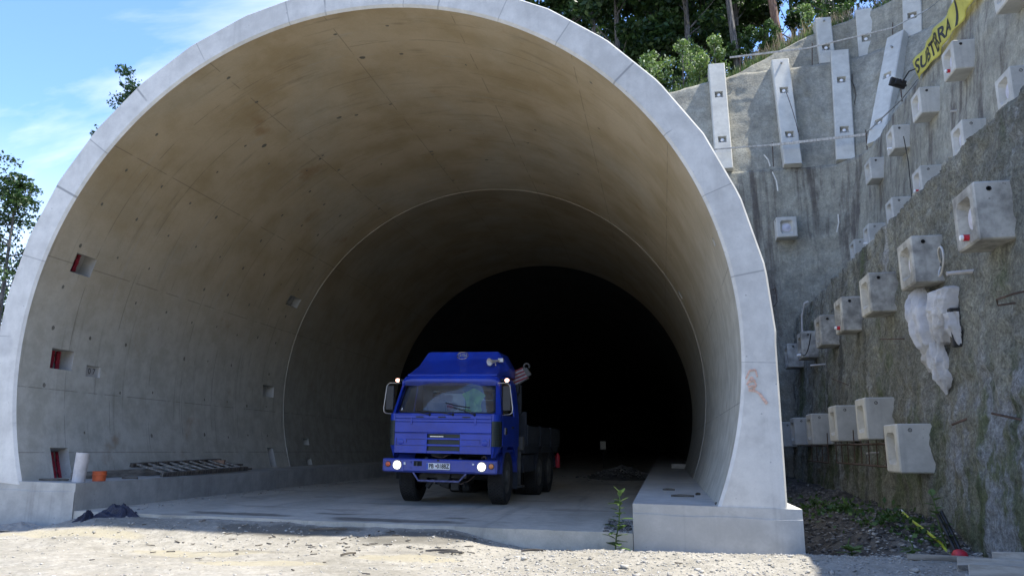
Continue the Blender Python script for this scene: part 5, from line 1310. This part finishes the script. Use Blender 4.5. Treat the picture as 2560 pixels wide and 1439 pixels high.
# wheels
def wheel(x, y, sx, parent=tk, steer=0, r=.56, w_=.36, hub=True):
    m = MB(); pr = [(r*.60, -w_/2*.80), (r*.80, -w_/2*.98), (r*.93, -w_/2), (r*.985, -w_/2*.86), (r, -w_/2*.70), (r, w_/2*.70), (r*.985, w_/2*.86), (r*.93, w_/2), (r*.80, w_/2*.98), (r*.60, w_/2*.80)]
    m.lathe(pr, (0, 0, 0), (1, 0, 0), 44); m.f = m.f[:-2]; m.mi = m.mi[:-2]
    ty = m.build('wheel', M['rubber'], parent, smooth=True); ty.location = (x, y, r); ty.rotation_euler = (0, 0, steer)
    t = MB()
    for q in range(46):
        a = 2*math.pi*q/46; rm = Matrix.Rotation(a, 4, 'X')
        for lane, xo in enumerate((-.125, -.075, -.025, .025, .075, .125)):
            T = rm @ Matrix.Rotation((lane % 2)*math.pi/46, 4, 'X')
            t.box((xo-.020, -.030, r-.004), (xo+.020, .030, r+.014), T=T)
    t.build('tread_blocks', M['rubber'], ty)['kind'] = 'stuff'
    m = MB(); o_ = sx*w_/2
    m.lathe([(r*.61, o_*.82), (r*.60, o_*.88), (r*.54, o_*.80), (r*.50, o_*.45), (r*.30, o_*.40), (r*.28, o_*.9), (r*.20, o_*1.05), (r*.05, o_*1.08)], (0, 0, 0), (1, 0, 0), 32); rim = m.build('rim', M['wheelsteel'], ty, smooth=True)
    m = MB()
    for q in range(10):
        a = 2*math.pi*q/10; m.lathe([(.02, o_*.40), (.02, o_*.62)], (0, math.cos(a)*r*.40, math.sin(a)*r*.40), (1, 0, 0), 6)
    m.build('wheel_nut', M['wheelsteel'], rim); return ty
wheel(-1.01, 1.22, -1, steer=R(3)); wheel(1.01, 1.22, 1, steer=R(3))
for yy in (4.78, 6.12):
    for sx in (-1, 1):
        wheel(sx*1.04, yy, sx, w_=.32); wheel(sx*.71, yy, sx, w_=.30)
# arches, mudguards, flaps
for sx in (-1, 1):
    m = MB(); n = 10
    pts = [(1.22+.70*math.cos(a), .56+.70*math.sin(a)) for a in [R(8)+R(164)*i/n for i in range(n+1)]]
    for i in range(n):
        (y0, z0), (y1, z1) = pts[i], pts[i+1]
        xa, xb = sx*.80, sx*1.225
        m.add([(xa, y0, z0), (xb, y0, z0), (xb, y1, z1), (xa, y1, z1)], [(0, 1, 2, 3)])
    m.add([(sx*1.225, 1.93, .62), (sx*1.225, 1.93, 1.3), (sx*1.225, .50, 1.3), (sx*1.225, .50, .60)]+[(sx*1.225, p[0], p[1]) for p in pts], [tuple([3]+[14-i for i in range(n+1)]+[0, 1, 2])])
    part(m, 'front_mudguard', BL)
    m = MB(); m.box((min(sx*.86, sx*1.22), 1.98, .28), (max(sx*.86, sx*1.22), 2.0, .80)); part(m, 'mud_flap', M['bed'])
    m = MB(); pts = [(5.45+1.45*math.cos(a), .58+.72*math.sin(a)) for a in [R(6)+R(168)*i/n for i in range(n+1)]]
    for i in range(n):
        (y0, z0), (y1, z1) = pts[i], pts[i+1]; xa, xb = sx*.55, sx*1.24
        m.add([(xa, y0, z0), (xb, y0, z0), (xb, y1, z1), (xa, y1, z1)], [(0, 1, 2, 3)])
    part(m, 'rear_mudguard', M['bed'])
# chassis
m = MB(); m.tube([(0, .25, .62), (0, 7.4, .66)], .16, 14); m.box((-.42, .22, .80), (-.34, 7.5, .98)); m.box((.34, .22, .80), (.42, 7.5, .98)); m.box((-.5, .30, .55), (.5, .60, .95)); m.box((-.30, .62, .40), (.30, 1.6, .70))
for yy in (1.22, 4.78, 6.12): m.tube([(-.9, yy, .56), (.9, yy, .56)], .075, 10)
m.tube([(-.32, .5, .50), (-.42, .45, .34)], .06, 8); m.tube([(.36, .6, .45), (.44, .5, .33)], .08, 8); m.tube([(-.12, .5, .46), (.10, .46, .40)], .09, 8); m.box((.12, .42, .30), (.30, .7, .46)); m.box((-.62, .50, .44), (-.44, .7, .62))
part(m, 'chassis', DK, bevel=.01)
m = MB(); m.tube([(.2, .30, .52), (.42, .18, .44), (.58, .28, .52), (.72, .35, .66)], .012, 6); m.tube([(-.2, .2, 1.0), (0, .16, .97), (.12, .17, 1.03)], .012, 6); m.tube([(.85, .2, .99), (.92, .16, 1.02), (.97, .18, .97)], .02, 6); part(m, 'hose_line', M['rust'])
# crane and bed
m = MB(); m.box((-.25, 2.15, .95), (.28, 2.65, 2.1)); m.box((-.12, 2.2, 2.1), (.16, 2.6, 2.72)); m.box((-.9, 2.12, 2.45), (1.18, 2.36, 2.70)); m.box((.98, 2.30, 1.98), (1.20, 2.44, 2.66)); m.tube([(1.14, 2.25, 2.40), (1.14, 2.25, 2.22)], .05, 8); cr_ = part(m, 'crane', M['bed'], bevel=.02)
Tt = Matrix.Translation((1.13, 2.16, 2.83)) @ Matrix.Rotation(R(-30), 4, 'Y') @ Matrix.Scale(.78, 4)
m = MB(); m.box((-.24, -.10, -.20), (.30, .14, .17), T=Tt); tip = part(m, 'crane_tip', M['stripe_w'], cr_, bevel=.01)
for k_ in range(4):
    m = MB(); z0 = -.17+.105*k_; m.add([tuple(Tt @ Vector(p)) for p in ((-.242, -.104, z0+.045), (.302, -.104, z0-.03), (.302, -.104, z0+.02), (-.242, -.104, z0+.095))], [(0, 1, 2, 3)]); part(m, 'red_stripe', M['stripe_r'], tip)
m = MB(); m.box((.28, -.06, -.15), (.42, .10, .10), T=Tt); m.tube([tuple(Tt @ Vector((.42+.085*math.cos(a), 0, .14+.085*math.sin(a)))) for a in [R(-60)+R(300)*i/14 for i in range(15)]], .022, 6); part(m, 'hook_ring', M['wheelsteel'], tip)
m = MB(); m.tube([(1.16, 2.35, 1.40), (1.16, 2.35, .36)], .055, 10); m.box((1.05, 2.25, 1.15), (1.27, 2.45, 1.45)); m.tube([(1.16, 2.20, 1.35), (1.16, 2.20, .6)], .02, 8); m.box((1.02, 2.2, .30), (1.28, 2.5, .34)); part(m, 'stabiliser_leg', M['wheelsteel'], cr_)
m = MB(); m.box((-1.24, 2.80, 1.22), (1.24, 7.45, 1.30)); m.box((-1.20, 2.80, 1.06), (-1.10, 7.4, 1.22)); m.box((1.10, 2.8, 1.06), (1.20, 7.4, 1.22)); bed = part(m, 'flat_bed', M['bed'], bevel=.01)
m = MB(); m.box((-1.24, 2.78, 1.30), (1.24, 2.84, 2.05)); part(m, 'headboard', M['bed'], bed, bevel=.008)
for sx in (-1, 1):
    for k_ in range(3):
        m = MB(); y0 = 2.88+k_*1.53; m.box((sx*1.24-.018, y0, 1.30), (sx*1.24+.018, y0+1.48, 1.72)); m.box((sx*1.24-.03, y0-.03, 1.24), (sx*1.24+.03, y0+.0, 1.74)); part(m, 'side_board', M['bed'], bed)
m = MB(); m.box((-1.22, 7.42, 1.30), (1.22, 7.46, 1.70)); part(m, 'tailboard', M['bed'], bed)
m = MB(); m.box((.62, 2.75, .62), (1.20, 3.95, 1.02)); m.box((-1.20, 2.75, .55), (-.62, 4.0, 1.02)); part(m, 'tool_box', M['bed'], bevel=.015)
m = MB(); m.lathe([(.07, 0), (.075, .02), (.075, .30), (.05, .36), (.02, .42)], (1.22, 7.25, .62), (0, 0, 1), 14); part(m, 'red_extinguisher', M['red'], smooth=True)
m = MB(); m.box((-.95, -.0, 0), (-.94, 0.01, .01));
# ------------------------------------------------------------------ far things in the tunnel
def rubble(name, c, rx, ry, h, n, mat, label, seed, smin=.03, smax=.10):
    rng = np.random.default_rng(seed); mb = MB()
    nr, na = 8, 26; V = []
    for i in range(nr+1):
        r_ = i/nr
        for j in range(na):
            a = 2*math.pi*j/na; V.append((c[0]+math.cos(a)*rx*r_, c[1]+math.sin(a)*ry*r_, c[2]+h*(1-r_)**1.1*(1+.3*v1(a*2., r_*4, seed))-.02))
    mb.add(V, [(i*na+j, i*na+(j+1) % na, (i+1)*na+(j+1) % na, (i+1)*na+j) for i in range(nr) for j in range(na)])
    o = mb.build(name, mat); return tag(o, label, 'rubble pile')
rubble('rubble_pile', (-1.7, 33, floor_z(-1.7, 33)), 1.7, 2.2, .5, 0, M['stone_d'], 'heap of rubble inside the tunnel beside the right kerb', 3); P5 = np.random.default_rng(4); xx_ = P5.normal(-1.7, .8, 400); yy_ = P5.normal(33, 1.0, 400); stones_late = (xx_, yy_, P5.uniform(.02, .09, 400))
sgn_ = tag(empty('small_sign', (-3.4, 46, floor_z(-3.4, 46))), 'small pale notice far inside the dark tunnel', 'sign')
mb = MB(); mb.box((-.16, -.02, 1.05), (.16, 0, 1.5)); mb.build('panel', M['kerb'], sgn_); mb = MB(); mb.tube([(0, .01, 0), (0, .01, 1.1)], .02, 6); mb.build('post', M['hole'], sgn_)
jk = tag(empty('scrap_machine', (-8.85, 27.6, floor_z(-8.85, 27.6))), 'dim dark machinery against the left kerb behind the truck', 'machine')
mb = MB(); mb.box((-.5, -.3, 0), (.1, .3, .62)); mb.build('box_housing', M['blackmetal'], jk, .02)
mb = MB(); mb.tube([(.3, 0, .1), (.3, 0, .75)], .07, 8); mb.tube([(.1, 0, .5), (.75, .1, .55)], .04, 8); mb.build('spring_strut', M['blackmetal'], jk)

# ------------------------------------------------------------------ loose stones and gravel
def rock_proto(rng):
    k = 8; P = rng.normal(size=(k, 3)); P /= np.linalg.norm(P, axis=1, keepdims=True); return P
ico = np.array([(0, 0, -1), (.72, -.53, -.45), (-.28, -.85, -.45), (-.89, 0, -.45), (-.28, .85, -.45), (.72, .53, -.45), (.28, -.85, .45), (-.72, -.53, .45), (-.72, .53, .45), (.28, .85, .45), (.89, 0, .45), (0, 0, 1)])
icf = np.array([(0, 1, 2), (1, 0, 5), (0, 2, 3), (0, 3, 4), (0, 4, 5), (1, 5, 10), (2, 1, 6), (3, 2, 7), (4, 3, 8), (5, 4, 9), (1, 10, 6), (2, 6, 7), (3, 7, 8), (4, 8, 9), (5, 9, 10), (6, 10, 11), (7, 6, 11), (8, 7, 11), (9, 8, 11), (10, 9, 11)])
def stones(name, P, S, mat, seed, flat=.55):
    rng = np.random.default_rng(seed); n = len(P)
    V = ico[None]*(1+.28*rng.uniform(-1, 1, (n, 12, 1)))*S[:, None, None]*np.stack([rng.uniform(.7, 1.35, n), rng.uniform(.6, 1.1, n), rng.uniform(flat*.5, flat, n)], 1)[:, None, :]
    a = rng.uniform(0, 2*math.pi, n); c, s = np.cos(a)[:, None], np.sin(a)[:, None]; t = rng.uniform(-.35, .35, n)[:, None]
    X = V[..., 0]*c-V[..., 1]*s; Y = V[..., 0]*s+V[..., 1]*c; Z = V[..., 2]+X*t
    V = np.stack([X, Y, Z], -1)+P[:, None, :]
    F_ = (icf[None]+12*np.arange(n)[:, None, None]).reshape(-1, 3); V = V.reshape(-1, 3)
    me = bpy.data.meshes.new(name); me.vertices.add(len(V)); me.vertices.foreach_set('co', V.astype(np.float32).ravel())
    me.loops.add(len(F_)*3); me.loops.foreach_set('vertex_index', F_.astype(np.int32).ravel()); me.polygons.add(len(F_)); me.polygons.foreach_set('loop_start', np.arange(0, len(F_)*3, 3, dtype=np.int32))
    me.update(calc_edges=True); me.materials.append(mat); o = bpy.data.objects.new(name, me); COL.objects.link(o); o['kind'] = 'stuff'; return o
def m_stone(name, lo, hi):
    k = NB(name); r_ = k.n('ShaderNodeNewGeometry').outputs['Random Per Island']; n = k.noise(k.obj(), 30, 3)
    k.col(k.mix(.5, k.mix(r_, lo, hi), k.mix(n, C(.6), C(1.3)), 'MULTIPLY')); k.b.inputs['Roughness'].default_value = .9; return k.m
MSL = m_stone('pale_gravel', C(.20, .19, .165), C(.46, .44, .39)); MSD = m_stone('dark_rubble', C(.025, .023, .02), C(.24, .225, .20))
rng = np.random.default_rng(5)
def scatter(n, x0, x1, y0, y1, smin, smax, mask=None, pw=3):
    x = rng.uniform(x0, x1, n); y = rng.uniform(y0, y1, n); s = smin+(smax-smin)*rng.uniform(0, 1, n)**pw
    if mask is not None: m_ = mask(x, y); x, y, s = x[m_], y[m_], s[m_]
    z = ground_z(x, y); return np.stack([x, y, z+s*.12], 1), s
P1, S1 = scatter(26000, -9.5, 5.0, 8.0, 12.6, .005, .026, lambda x, y: (x > -2.6+.8*rng.normal(size=len(x))) | (rng.uniform(size=len(x)) < .09))
stones('gravel', P1, S1, MSL, 1)
P2, S2 = scatter(130, -2.5, 4.6, 9.2, 12.3, .025, .065, pw=2.5); stones('larger_stones', P2, S2, MSL, 2, .45)
P3, S3 = scatter(9000, 2.0, 4.6, 12.3, 26, .008, .055, lambda x, y: rng.uniform(size=len(x)) < .35+.65*(y < 17), 3.2); stones('dark_rubble', P3, S3, MSD, 3, .6)
P3, S3 = scatter(420, 2.9, 4.6, 11.9, 13.8, .012, .05, None, 2.2); stones('pale_rubble', P3, S3, MSL, 6, .5)
xx_, yy_, ss_ = stones_late; rr2 = np.hypot((xx_+1.7)/1.7, (yy_-33)/2.2); zz_ = floor_z(xx_, yy_)+.5*np.clip(1-rr2, 0, 1)**1.1; stones('pile_stones', np.stack([xx_, yy_, zz_], 1), ss_, MSD, 9)
P4, S4 = scatter(700, -10.6, -3.0, 11.3, 12.9, .006, .035, None, 2.5); stones('gravel', P4, S4, MSL, 4)
xr = rng.uniform(-.98, -.56, 260); yr = rng.uniform(12.7, 14.6, 260); sr = .01+.035*rng.uniform(0, 1, 260)**2; stones('corner_rubble', np.stack([xr, yr, floor_z(xr, yr)+sr*.3], 1), sr, MSD, 7)
xr = rng.uniform(-10.15, -9.3, 350); yr = rng.uniform(12.8, 33, 350); sr = .006+.03*rng.uniform(0, 1, 350)**3; stones('kerb_foot_grit', np.stack([xr, yr, floor_z(xr, yr)+sr*.3], 1), sr, MSL, 8)
# splinters of bark and twigs lying about
mb = MB(); rr_ = random.Random(3)
for _ in range(75):
    x, y = rr_.uniform(-9.5, 1.0), rr_.uniform(8.6, 12.9)
    if _ < 30: x, y = rr_.gauss(-3.9, .9), rr_.gauss(11.75, .35)
    elif _ < 50: x, y = rr_.gauss(-6.4, .8), rr_.gauss(11.6, .5)
    a = rr_.gauss(0, .7); L = rr_.uniform(.015, .07); z = gz(x, y)+.012
    T = Matrix.Translation((x, y, z)) @ Matrix.Rotation(a, 4, 'Z') @ Matrix.Rotation(rr_.uniform(-.2, .2), 4, 'Y'); mb.box((-L, -.009, -.006), (L, .007, .006), T=T)
mb.build('wood_chips', M['wood_d'])['kind'] = 'stuff'
for x0, y0, a, L in ((-5.35, 12.35, .25, .30), (-3.2, 11.45, .02, .24), (-3.05, 11.38, -.03, .18), (-1.9, 11.6, .08, .16), (-4.4, 10.9, .9, .12)):
    board('stick', (x0-L*math.cos(a), y0-L*math.sin(a), gz(x0, y0)+.02), (x0+L*math.cos(a), y0+L*math.sin(a), gz(x0, y0)+.03), .022, .03, M['wood_d'], 'dark splintered stick lying on the pale gravel', 'stick', 'sticks on the gravel')
for i, (x0, y0, s) in enumerate(((2.95, 10.75, .09), (1.95, 10.55, .045), (-.55, 10.55, .08), (-1.9, 10.95, .07))):
    o = stones('stone', np.array([[x0, y0, gz(x0, y0)+s*.25]]), np.array([s]), MSL, 20+i, .7); del o['kind']
    o.data.transform(Matrix.Translation((-x0, -y0, -gz(x0, y0)))); o.location = (x0, y0, gz(x0, y0))
    tag(o, ['white rounded stone beside the lower right planks', 'fist sized pale stone in the gravel right of the footing', 'flat grey stone in front of the right footing', 'white flat stone at the left end of the gravel bank'][i], 'stone')

# ------------------------------------------------------------------ leaves
def leaf_quads(C0, size, rng, asp=.55, up=None, bend=0):
    n = len(C0); d = rng.normal(size=(n, 3)); d /= np.linalg.norm(d, axis=1, keepdims=True)
    if up is not None: d = d*(1-up)+np.array([0, 0, 1])*up; d /= np.linalg.norm(d, axis=1, keepdims=True)
    e = rng.normal(size=(n, 3)); e -= d*np.sum(e*d, 1, keepdims=True); e /= np.linalg.norm(e, axis=1, keepdims=True)
    s = np.asarray(size)*rng.uniform(.6, 1.3, n); s = s[:, None]
    return np.stack([C0-d*s*.5, C0+e*s*asp*.5, C0+d*s*.5, C0-e*s*asp*.5], 1).reshape(-1, 3)
def make_tree(name, label, group, base, h, crown, nleaf, ls, leafm, barkm, seed, r0=.16, lean=(0, 0), low=.3, nclump=26, droop=0, flat=.6, clump_r=.22, cat='tree', branches=True):
    """crown = (rx, ry) radii; low = height fraction where the crown starts"""
    rng = np.random.default_rng(seed); root = tag(empty(name, tuple(base)), label, cat, group); b = np.zeros(3)
    top = np.array([lean[0], lean[1], h]); mb = MB(); tt_ = .88; n = 9; tr = []
    for i in range(n+1):
        t = i/n*tt_; w_ = .12*h*.06; tr.append(top*t+np.array([w_*math.sin(t*5+seed), w_*math.cos(t*4+seed*2), 0])*t)
    mb.tube([Vector(p) for p in tr], [r0*(1-.8*(i/n))+.01 for i in range(n+1)], 9)
    trunk = mb.build('trunk', barkm, root, smooth=True)
    cl = []
    for k in range(nclump):
        for _ in range(40):
            u = rng.uniform(-1, 1, 3)
            if np.sum(u*u) < 1: break
        t = low+(1-low)*(.5+.5*u[2]); wid = math.sin(min(1, (t-low)/(1-low)*1.05+.12)*math.pi)**.55 if droop == 0 else (1-(t-low)/(1-low))*.9+.15
        a = top*t; p = np.array([a[0]+u[0]*crown[0]*wid, a[1]+u[1]*crown[1]*wid, t*h-droop*np.hypot(u[0], u[1])*.5]); cl.append((p, t))
    for e_ in (.97, .92, .86): cl.append((top*e_+np.array([rng.uniform(-.2, .2)*crown[0], rng.uniform(-.2, .2)*crown[1], 0]), e_))
    if branches:
        mb = MB()
        for p, t in cl[:max(6, nclump//2)]:
            t0 = max(low*.7, t-.18*np.hypot(*(p[:2]-top[:2]*t))/max(crown)); q = top*t0; md = (q+p)/2+np.array([0, 0, -.1*h*.04])
            mb.tube([Vector(q), Vector(md), Vector(p)], [r0*.30, r0*.17, r0*.05], 5)
        mb.build('branches', barkm, root)['kind'] = 'stuff'
    per = max(3, nleaf//len(cl)); Cs = []
    for p, t in cl:
        rad = clump_r*max(crown)*rng.uniform(.7, 1.35); q = rng.normal(size=(per, 3)); q /= np.linalg.norm(q, axis=1, keepdims=True); q *= (rng.uniform(0, 1, (per, 1))**.45)*rad; q[:, 2] *= flat
        q += .25*rad*np.stack([vnoise(q[:, 0]*3/rad+9*t, q[:, 1]*3/rad, seed=seed), vnoise(q[:, 1]*3/rad, q[:, 2]*3/rad, seed=seed+1), vnoise(q[:, 2]*3/rad, q[:, 0]*3/rad, seed=seed+2)], 1)
        Cs.append(p+q)
    Cs = np.concatenate(Cs); fastquads('crown', leaf_quads(Cs, ls, rng), leafm, root)
    return root
ci = crest_index
def hp(x, dist):
    i = ci(x); p = hill_point(i, dist); return p
trs = [  # (crest x, dist, height, crown rx, leaves, material, seed)
 (-6.5, 4, 15, 3.4, 9000, 'leaf_d'), (-3.8, 5.5, 16, 3.2, 9000, 'leaf_d'), (-1.5, 3.5, 13, 2.6, 8000, 'leaf_d'), (.6, 6.5, 14, 2.8, 8000, 'leaf_m'), (2.2, 3.6, 12, 2.2, 7000, 'leaf_d'),
 (3.4, 8, 14, 2.6, 7000, 'leaf_d'), (5.2, 6, 13, 2.4, 7000, 'leaf_m'), (6.6, 9, 13, 2.6, 7000, 'leaf_d'), (8.2, 6, 12, 2.4, 7000, 'leaf_m'), (9.3, 9, 12, 2.6, 6000, 'leaf_d'),
 (-9.5, 9, 16, 3.5, 5000, 'leaf_d'), (-5, 13, 16, 3.6, 6000, 'leaf_d'), (-.5, 13, 15, 3.4, 6000, 'leaf_d'), (3.9, 14, 15, 3.4, 6000, 'leaf_d'), (7.5, 15, 14, 3.4, 5000, 'leaf_m'), (1.8, 20, 15, 4, 5000, 'leaf_d'), (-3, 21, 15, 4, 5000, 'leaf_d'), (6, 23, 14, 4, 4000, 'leaf_d')]
for k_, (x, ds_, h, cr_x, nl, mt_) in enumerate(trs):
    p = hp(x, ds_)
    make_tree('broadleaf_tree', 'dark broadleaf tree among others in the dense wood on the hill', 'trees of the wood above the walls', p, h, (cr_x, cr_x*.9), int(nl*1.25), .30, M[mt_], M['bark'], 200+k_, .17, low=.10 if ds_ < 10 else .05, nclump=34, clump_r=.30, lean=(random.uniform(-.4, .4), 0))
# the two clear trunks at the edge of the wood, and a thin one behind
make_tree('slender_tree', 'tall slender tree with a bare grey trunk at the edge of the wood', None, (4.05, 34.2, 16.1), 13, (2.0, 1.8), 3500, .28, M['leaf_m'], M['bark'], 301, .17, (-.9, .6), low=.52, nclump=18, clump_r=.3)
make_tree('pine_tree', 'pine with a reddish flaking trunk above the second tall beam', None, (6.05, 35.1, 17.9), 14, (1.9, 1.7), 3500, .26, M['leaf_p'], M['bark_r'], 302, .21, (-1.1, .8), low=.5, nclump=18, clump_r=.3)
make_tree('slender_tree', 'thin pale trunk standing above the short top beams', None, (8.35, 35.4, 19.3), 11, (1.5, 1.4), 2500, .26, M['leaf_m'], M['bark'], 303, .11, (-.3, .4), low=.42, nclump=12, clump_r=.34)
make_tree('slender_tree', 'leaning grey trunk just above the rim of the arch', None, (-2.2, 35.2, 15.9), 12, (1.8, 1.7), 3000, .28, M['leaf_d'], M['bark'], 304, .15, (-1.0, .6), low=.5, nclump=16, clump_r=.32)
# left side
make_tree('birch_like_tree', 'tall airy broadleaf tree at the left picture edge behind the arch', None, (-38.9, 40, -1.2), 19.3, (7.6, 6.0), 16000, .24, M['leaf_d'], M['bark'], 311, .20, low=.10, nclump=74, clump_r=.145, flat=.45)
make_tree('broadleaf_tree', 'lower broadleaf tree in the bottom left behind the arch', None, (-45, 46, -1.3), 12.5, (5.5, 5.0), 9000, .27, M['leaf_d'], M['bark'], 312, .22, low=.08, nclump=34, clump_r=.18, flat=.5)
make_tree('pine_tree', 'top of a dark green pine showing over the left shoulder of the arch', None, (-32.3, 41, -.8), 25.2, (2.6, 2.4), 7000, .20, M['leaf_p'], M['bark_r'], 313, .28, low=.62, nclump=24, clump_r=.30, flat=.6)
make_tree('pine_tree', 'tip of a pine just visible above the upper left of the arch', None, (-27.6, 44, 0), 27.4, (2.2, 2.0), 3500, .20, M['leaf_p'], M['bark_r'], 314, .26, low=.7, nclump=14, clump_r=.3, flat=.6)
# trees on the slope at the right (out of the frame; the last, tallest ones added to shade the third tier)
for k_, (x, y, h) in enumerate(((17, 27, 9), (19, 21, 8), (24, 15, 9), (25, 8, 9), (24, 2, 9), (23, 23, 10), (27, 12, 11), (28, 4, 11), (15.2, 28.6, 14), (15.6, 31.2, 15), (17.2, 33.4, 15), (14.6, 25.6, 13), (18, 29.5, 15))):
    make_tree('broadleaf_tree', 'unseen dark broadleaf tree on the slope beyond the right picture edge', 'trees on the slope right of the walls', (x, y, 21.0 if x < 20 else 22.6), h, (3.1, 3), 2600, .42, M['leaf_d'], M['bark'], 330+k_, .2, low=.12, nclump=22, clump_r=.3)
# far trees on the horizon behind the camera side and left
# bushes along the crest
bl = [(.2, .9, 2.3, 1.1), (1.5, 1.0, 2.6, 1.0), (2.9, 1.2, 2.3, .9), (3.9, 1.9, 1.6, .7), (5.5, 1.6, 1.8, .8), (-1.3, 1.2, 2.6, 1.2), (7.2, 1.4, 1.7, .7), (7.9, 2.4, 2.4, .9), (9.2, 1.9, 1.8, .8), (-3, 1.6, 2.5, 1.2), (2.2, 2.2, 2.6, 1.0), (4.8, 3.4, 2.2, .9)]
bn_lab = ['silvery leaved bush where the rim of the arch meets the hill', 'whitish young poplar bush left of the first tall beam', 'silvery bush just above the first tall beam', 'low green bush at the foot of the bare grey trunk', 'green bush between the two clear trunks', 'green bush hidden behind the rim of the arch', 'pale flowering bush near the upper guard rail', 'tall leafy bush above the upper guard rail', 'low bush above the middle top beam', 'green bush left behind the rim of the arch', 'tall whitish bush behind the first tall beam', 'green bush deeper in the wood behind the trunk']
for k_, (x, ds_, h, cr_x) in enumerate(bl):
    p = hp(x, ds_); make_tree('bush', bn_lab[k_], None, p, h, (cr_x, cr_x*.8), 1500, .14, M['leaf_l'] if k_ in (0, 1, 2, 6, 10) else M['leaf_m'], M['bark'], 400+k_, .03, low=.05, nclump=16, clump_r=.30, flat=.8, cat='bush')
# grass along the crest (uncountable)
def grass(name, n, sel, h, mat, seed, dmax=2.6, dmin=.1):
    rng = np.random.default_rng(seed); P = []
    for _ in range(n):
        x = rng.uniform(*sel); p = hp(x+rng.uniform(-.3, .3), rng.uniform(dmin, dmax)); P.append(p+np.array([rng.uniform(-.3, .3), rng.uniform(-.1, .2), -.03]))
    P = np.array(P); n = len(P); a = rng.uniform(0, math.pi, n); w_ = rng.uniform(.012, .03, n); H = h*rng.uniform(.5, 1.3, n); dx = rng.normal(0, .18, n)*H; dy = rng.normal(0, .18, n)*H
    s = np.stack([np.cos(a)*w_, np.sin(a)*w_, 0*a], 1); m_ = P+np.stack([dx*.4, dy*.4, H*.55], 1); t = P+np.stack([dx, dy, H], 1)
    V = np.stack([P-s, P+s, m_+s*.7, m_-s*.7], 1); V2 = np.stack([m_-s*.7, m_+s*.7, t+s*.1, t-s*.1], 1)
    o = fastquads(name, np.concatenate([V, V2], 1).reshape(-1, 3), mat); o['kind'] = 'stuff'; return o
grass('grass', 9000, (-4, 10.5), .38, M['grass'], 501, 3.0); grass('dry_grass', 1300, (4.6, 10.2), .75, M['drygrass'], 502, 2.2, .4); grass('undergrowth', 5000, (-6, 10.5), .6, M['leaf_m'], 503, 6.5, 1.5)
# small weeds
def plant(name, label, base, h, n, ll, lw, seed, mat, lean=(0, 0), cat='weed', tall=True):
    rng = random.Random(seed); root = tag(empty(name, base), label, cat); mb = MB()
    pts = [Vector((lean[0]*t*t+.02*math.sin(t*7+seed), lean[1]*t, h*t)) for t in [i/8 for i in range(9)]]; mb.tube(pts, [.010*(1-.6*i/8)+.003 for i in range(9)], 6); mb.build('stem', M['weed'], root)
    for i in range(n):
        t = .08+.9*i/n if tall else rng.uniform(.05, .5); p = pts[min(8, int(t*8))].lerp(pts[min(8, int(t*8)+1)], t*8-int(t*8)); a = i*2.4+rng.uniform(-.4, .4); el = rng.uniform(.1, .7)+(.8 if t > .85 else 0)
        L = ll*(1-.45*t)*rng.uniform(.8, 1.2); d = Vector((math.cos(a)*math.cos(el), math.sin(a)*math.cos(el), math.sin(el))); sd_ = d.cross(Vector((0, 0, 1))).normalized()*lw*L*rng.uniform(.8, 1.2)
        dr = Vector((0, 0, -.25*L)); m = MB(); q = [p, p+d*L*.35+sd_, p+d*L*.75+sd_*.7+dr*.5, p+d*L+dr, p+d*L*.75-sd_*.7+dr*.5, p+d*L*.35-sd_]; c_ = p+d*L*.5+Vector((0, 0, -.02))
        m.add([tuple(v) for v in q]+[tuple(c_)], [(0, 1, 6), (1, 2, 6), (2, 3, 6), (3, 4, 6), (4, 5, 6), (5, 0, 6)]); m.build('leaf', mat, root)
    return root
plant('tall_weed', 'single tall leafy weed in front of the slab edge left of the footing', (-.74, 12.30, gz(-.74, 12.3)-.02), .92, 26, .27, .30, 4, M['weed'], (.10, 0))
plant('weed', 'broad leaved green plant in the soil right of the footing', (2.55, 12.35, gz(2.55, 12.35)), .28, 14, .26, .30, 6, M['weed'], tall=False)
plant('weed', 'green leafy plant growing by the black pipes', (4.05, 13.15, gz(4.05, 13.15)), .85, 12, .30, .34, 8, M['weed'], (-.12, .1))
plant('weed', 'small green plant growing through the gravel by the lower right planks', (2.95, 9.95, gz(2.95, 9.95)-.02), .12, 10, .14, .22, 9, M['weed'], tall=False)
plant('weed', 'small pale plant in the rubble left of the red cap', (3.35, 12.3, gz(3.35, 12.3)), .25, 12, .2, .2, 10, M['weed'], tall=False)
wp_ = [(3.15, 16.6), (3.35, 16.1), (3.6, 14.6), (3.0, 18.5), (3.75, 13.7), (2.75, 21.5), (3.2, 26), (3.5, 28)]
wl_ = ['low green weed patch on the soil bank under the mesh, left one', 'low green weed patch on the soil bank under the mesh, right one', 'dark green weeds at the foot of the big low anchor block', 'weed on the bank beside the footing corner', 'dark weeds near the red cap at the wall', 'small weed further back on the bank', 'green weeds far back at the wall foot', 'green weeds at the far wall foot beside the arch']
for k_, (x, y) in enumerate(wp_):
    rng_ = np.random.default_rng(600+k_); n = 140; c_ = np.stack([rng_.normal(0, .26, n), rng_.normal(0, .3, n), np.abs(rng_.normal(0, .10, n))+.02], 1)
    c_[:, 2] += ground_z(x+c_[:, 0], y+c_[:, 1])-gz(x, y)
    o = fastquads('ground_weeds', leaf_quads(c_, .10, rng_, .6), M['leaf_m']); o.location = (x, y, gz(x, y)); o['kind'] = 'stuff'
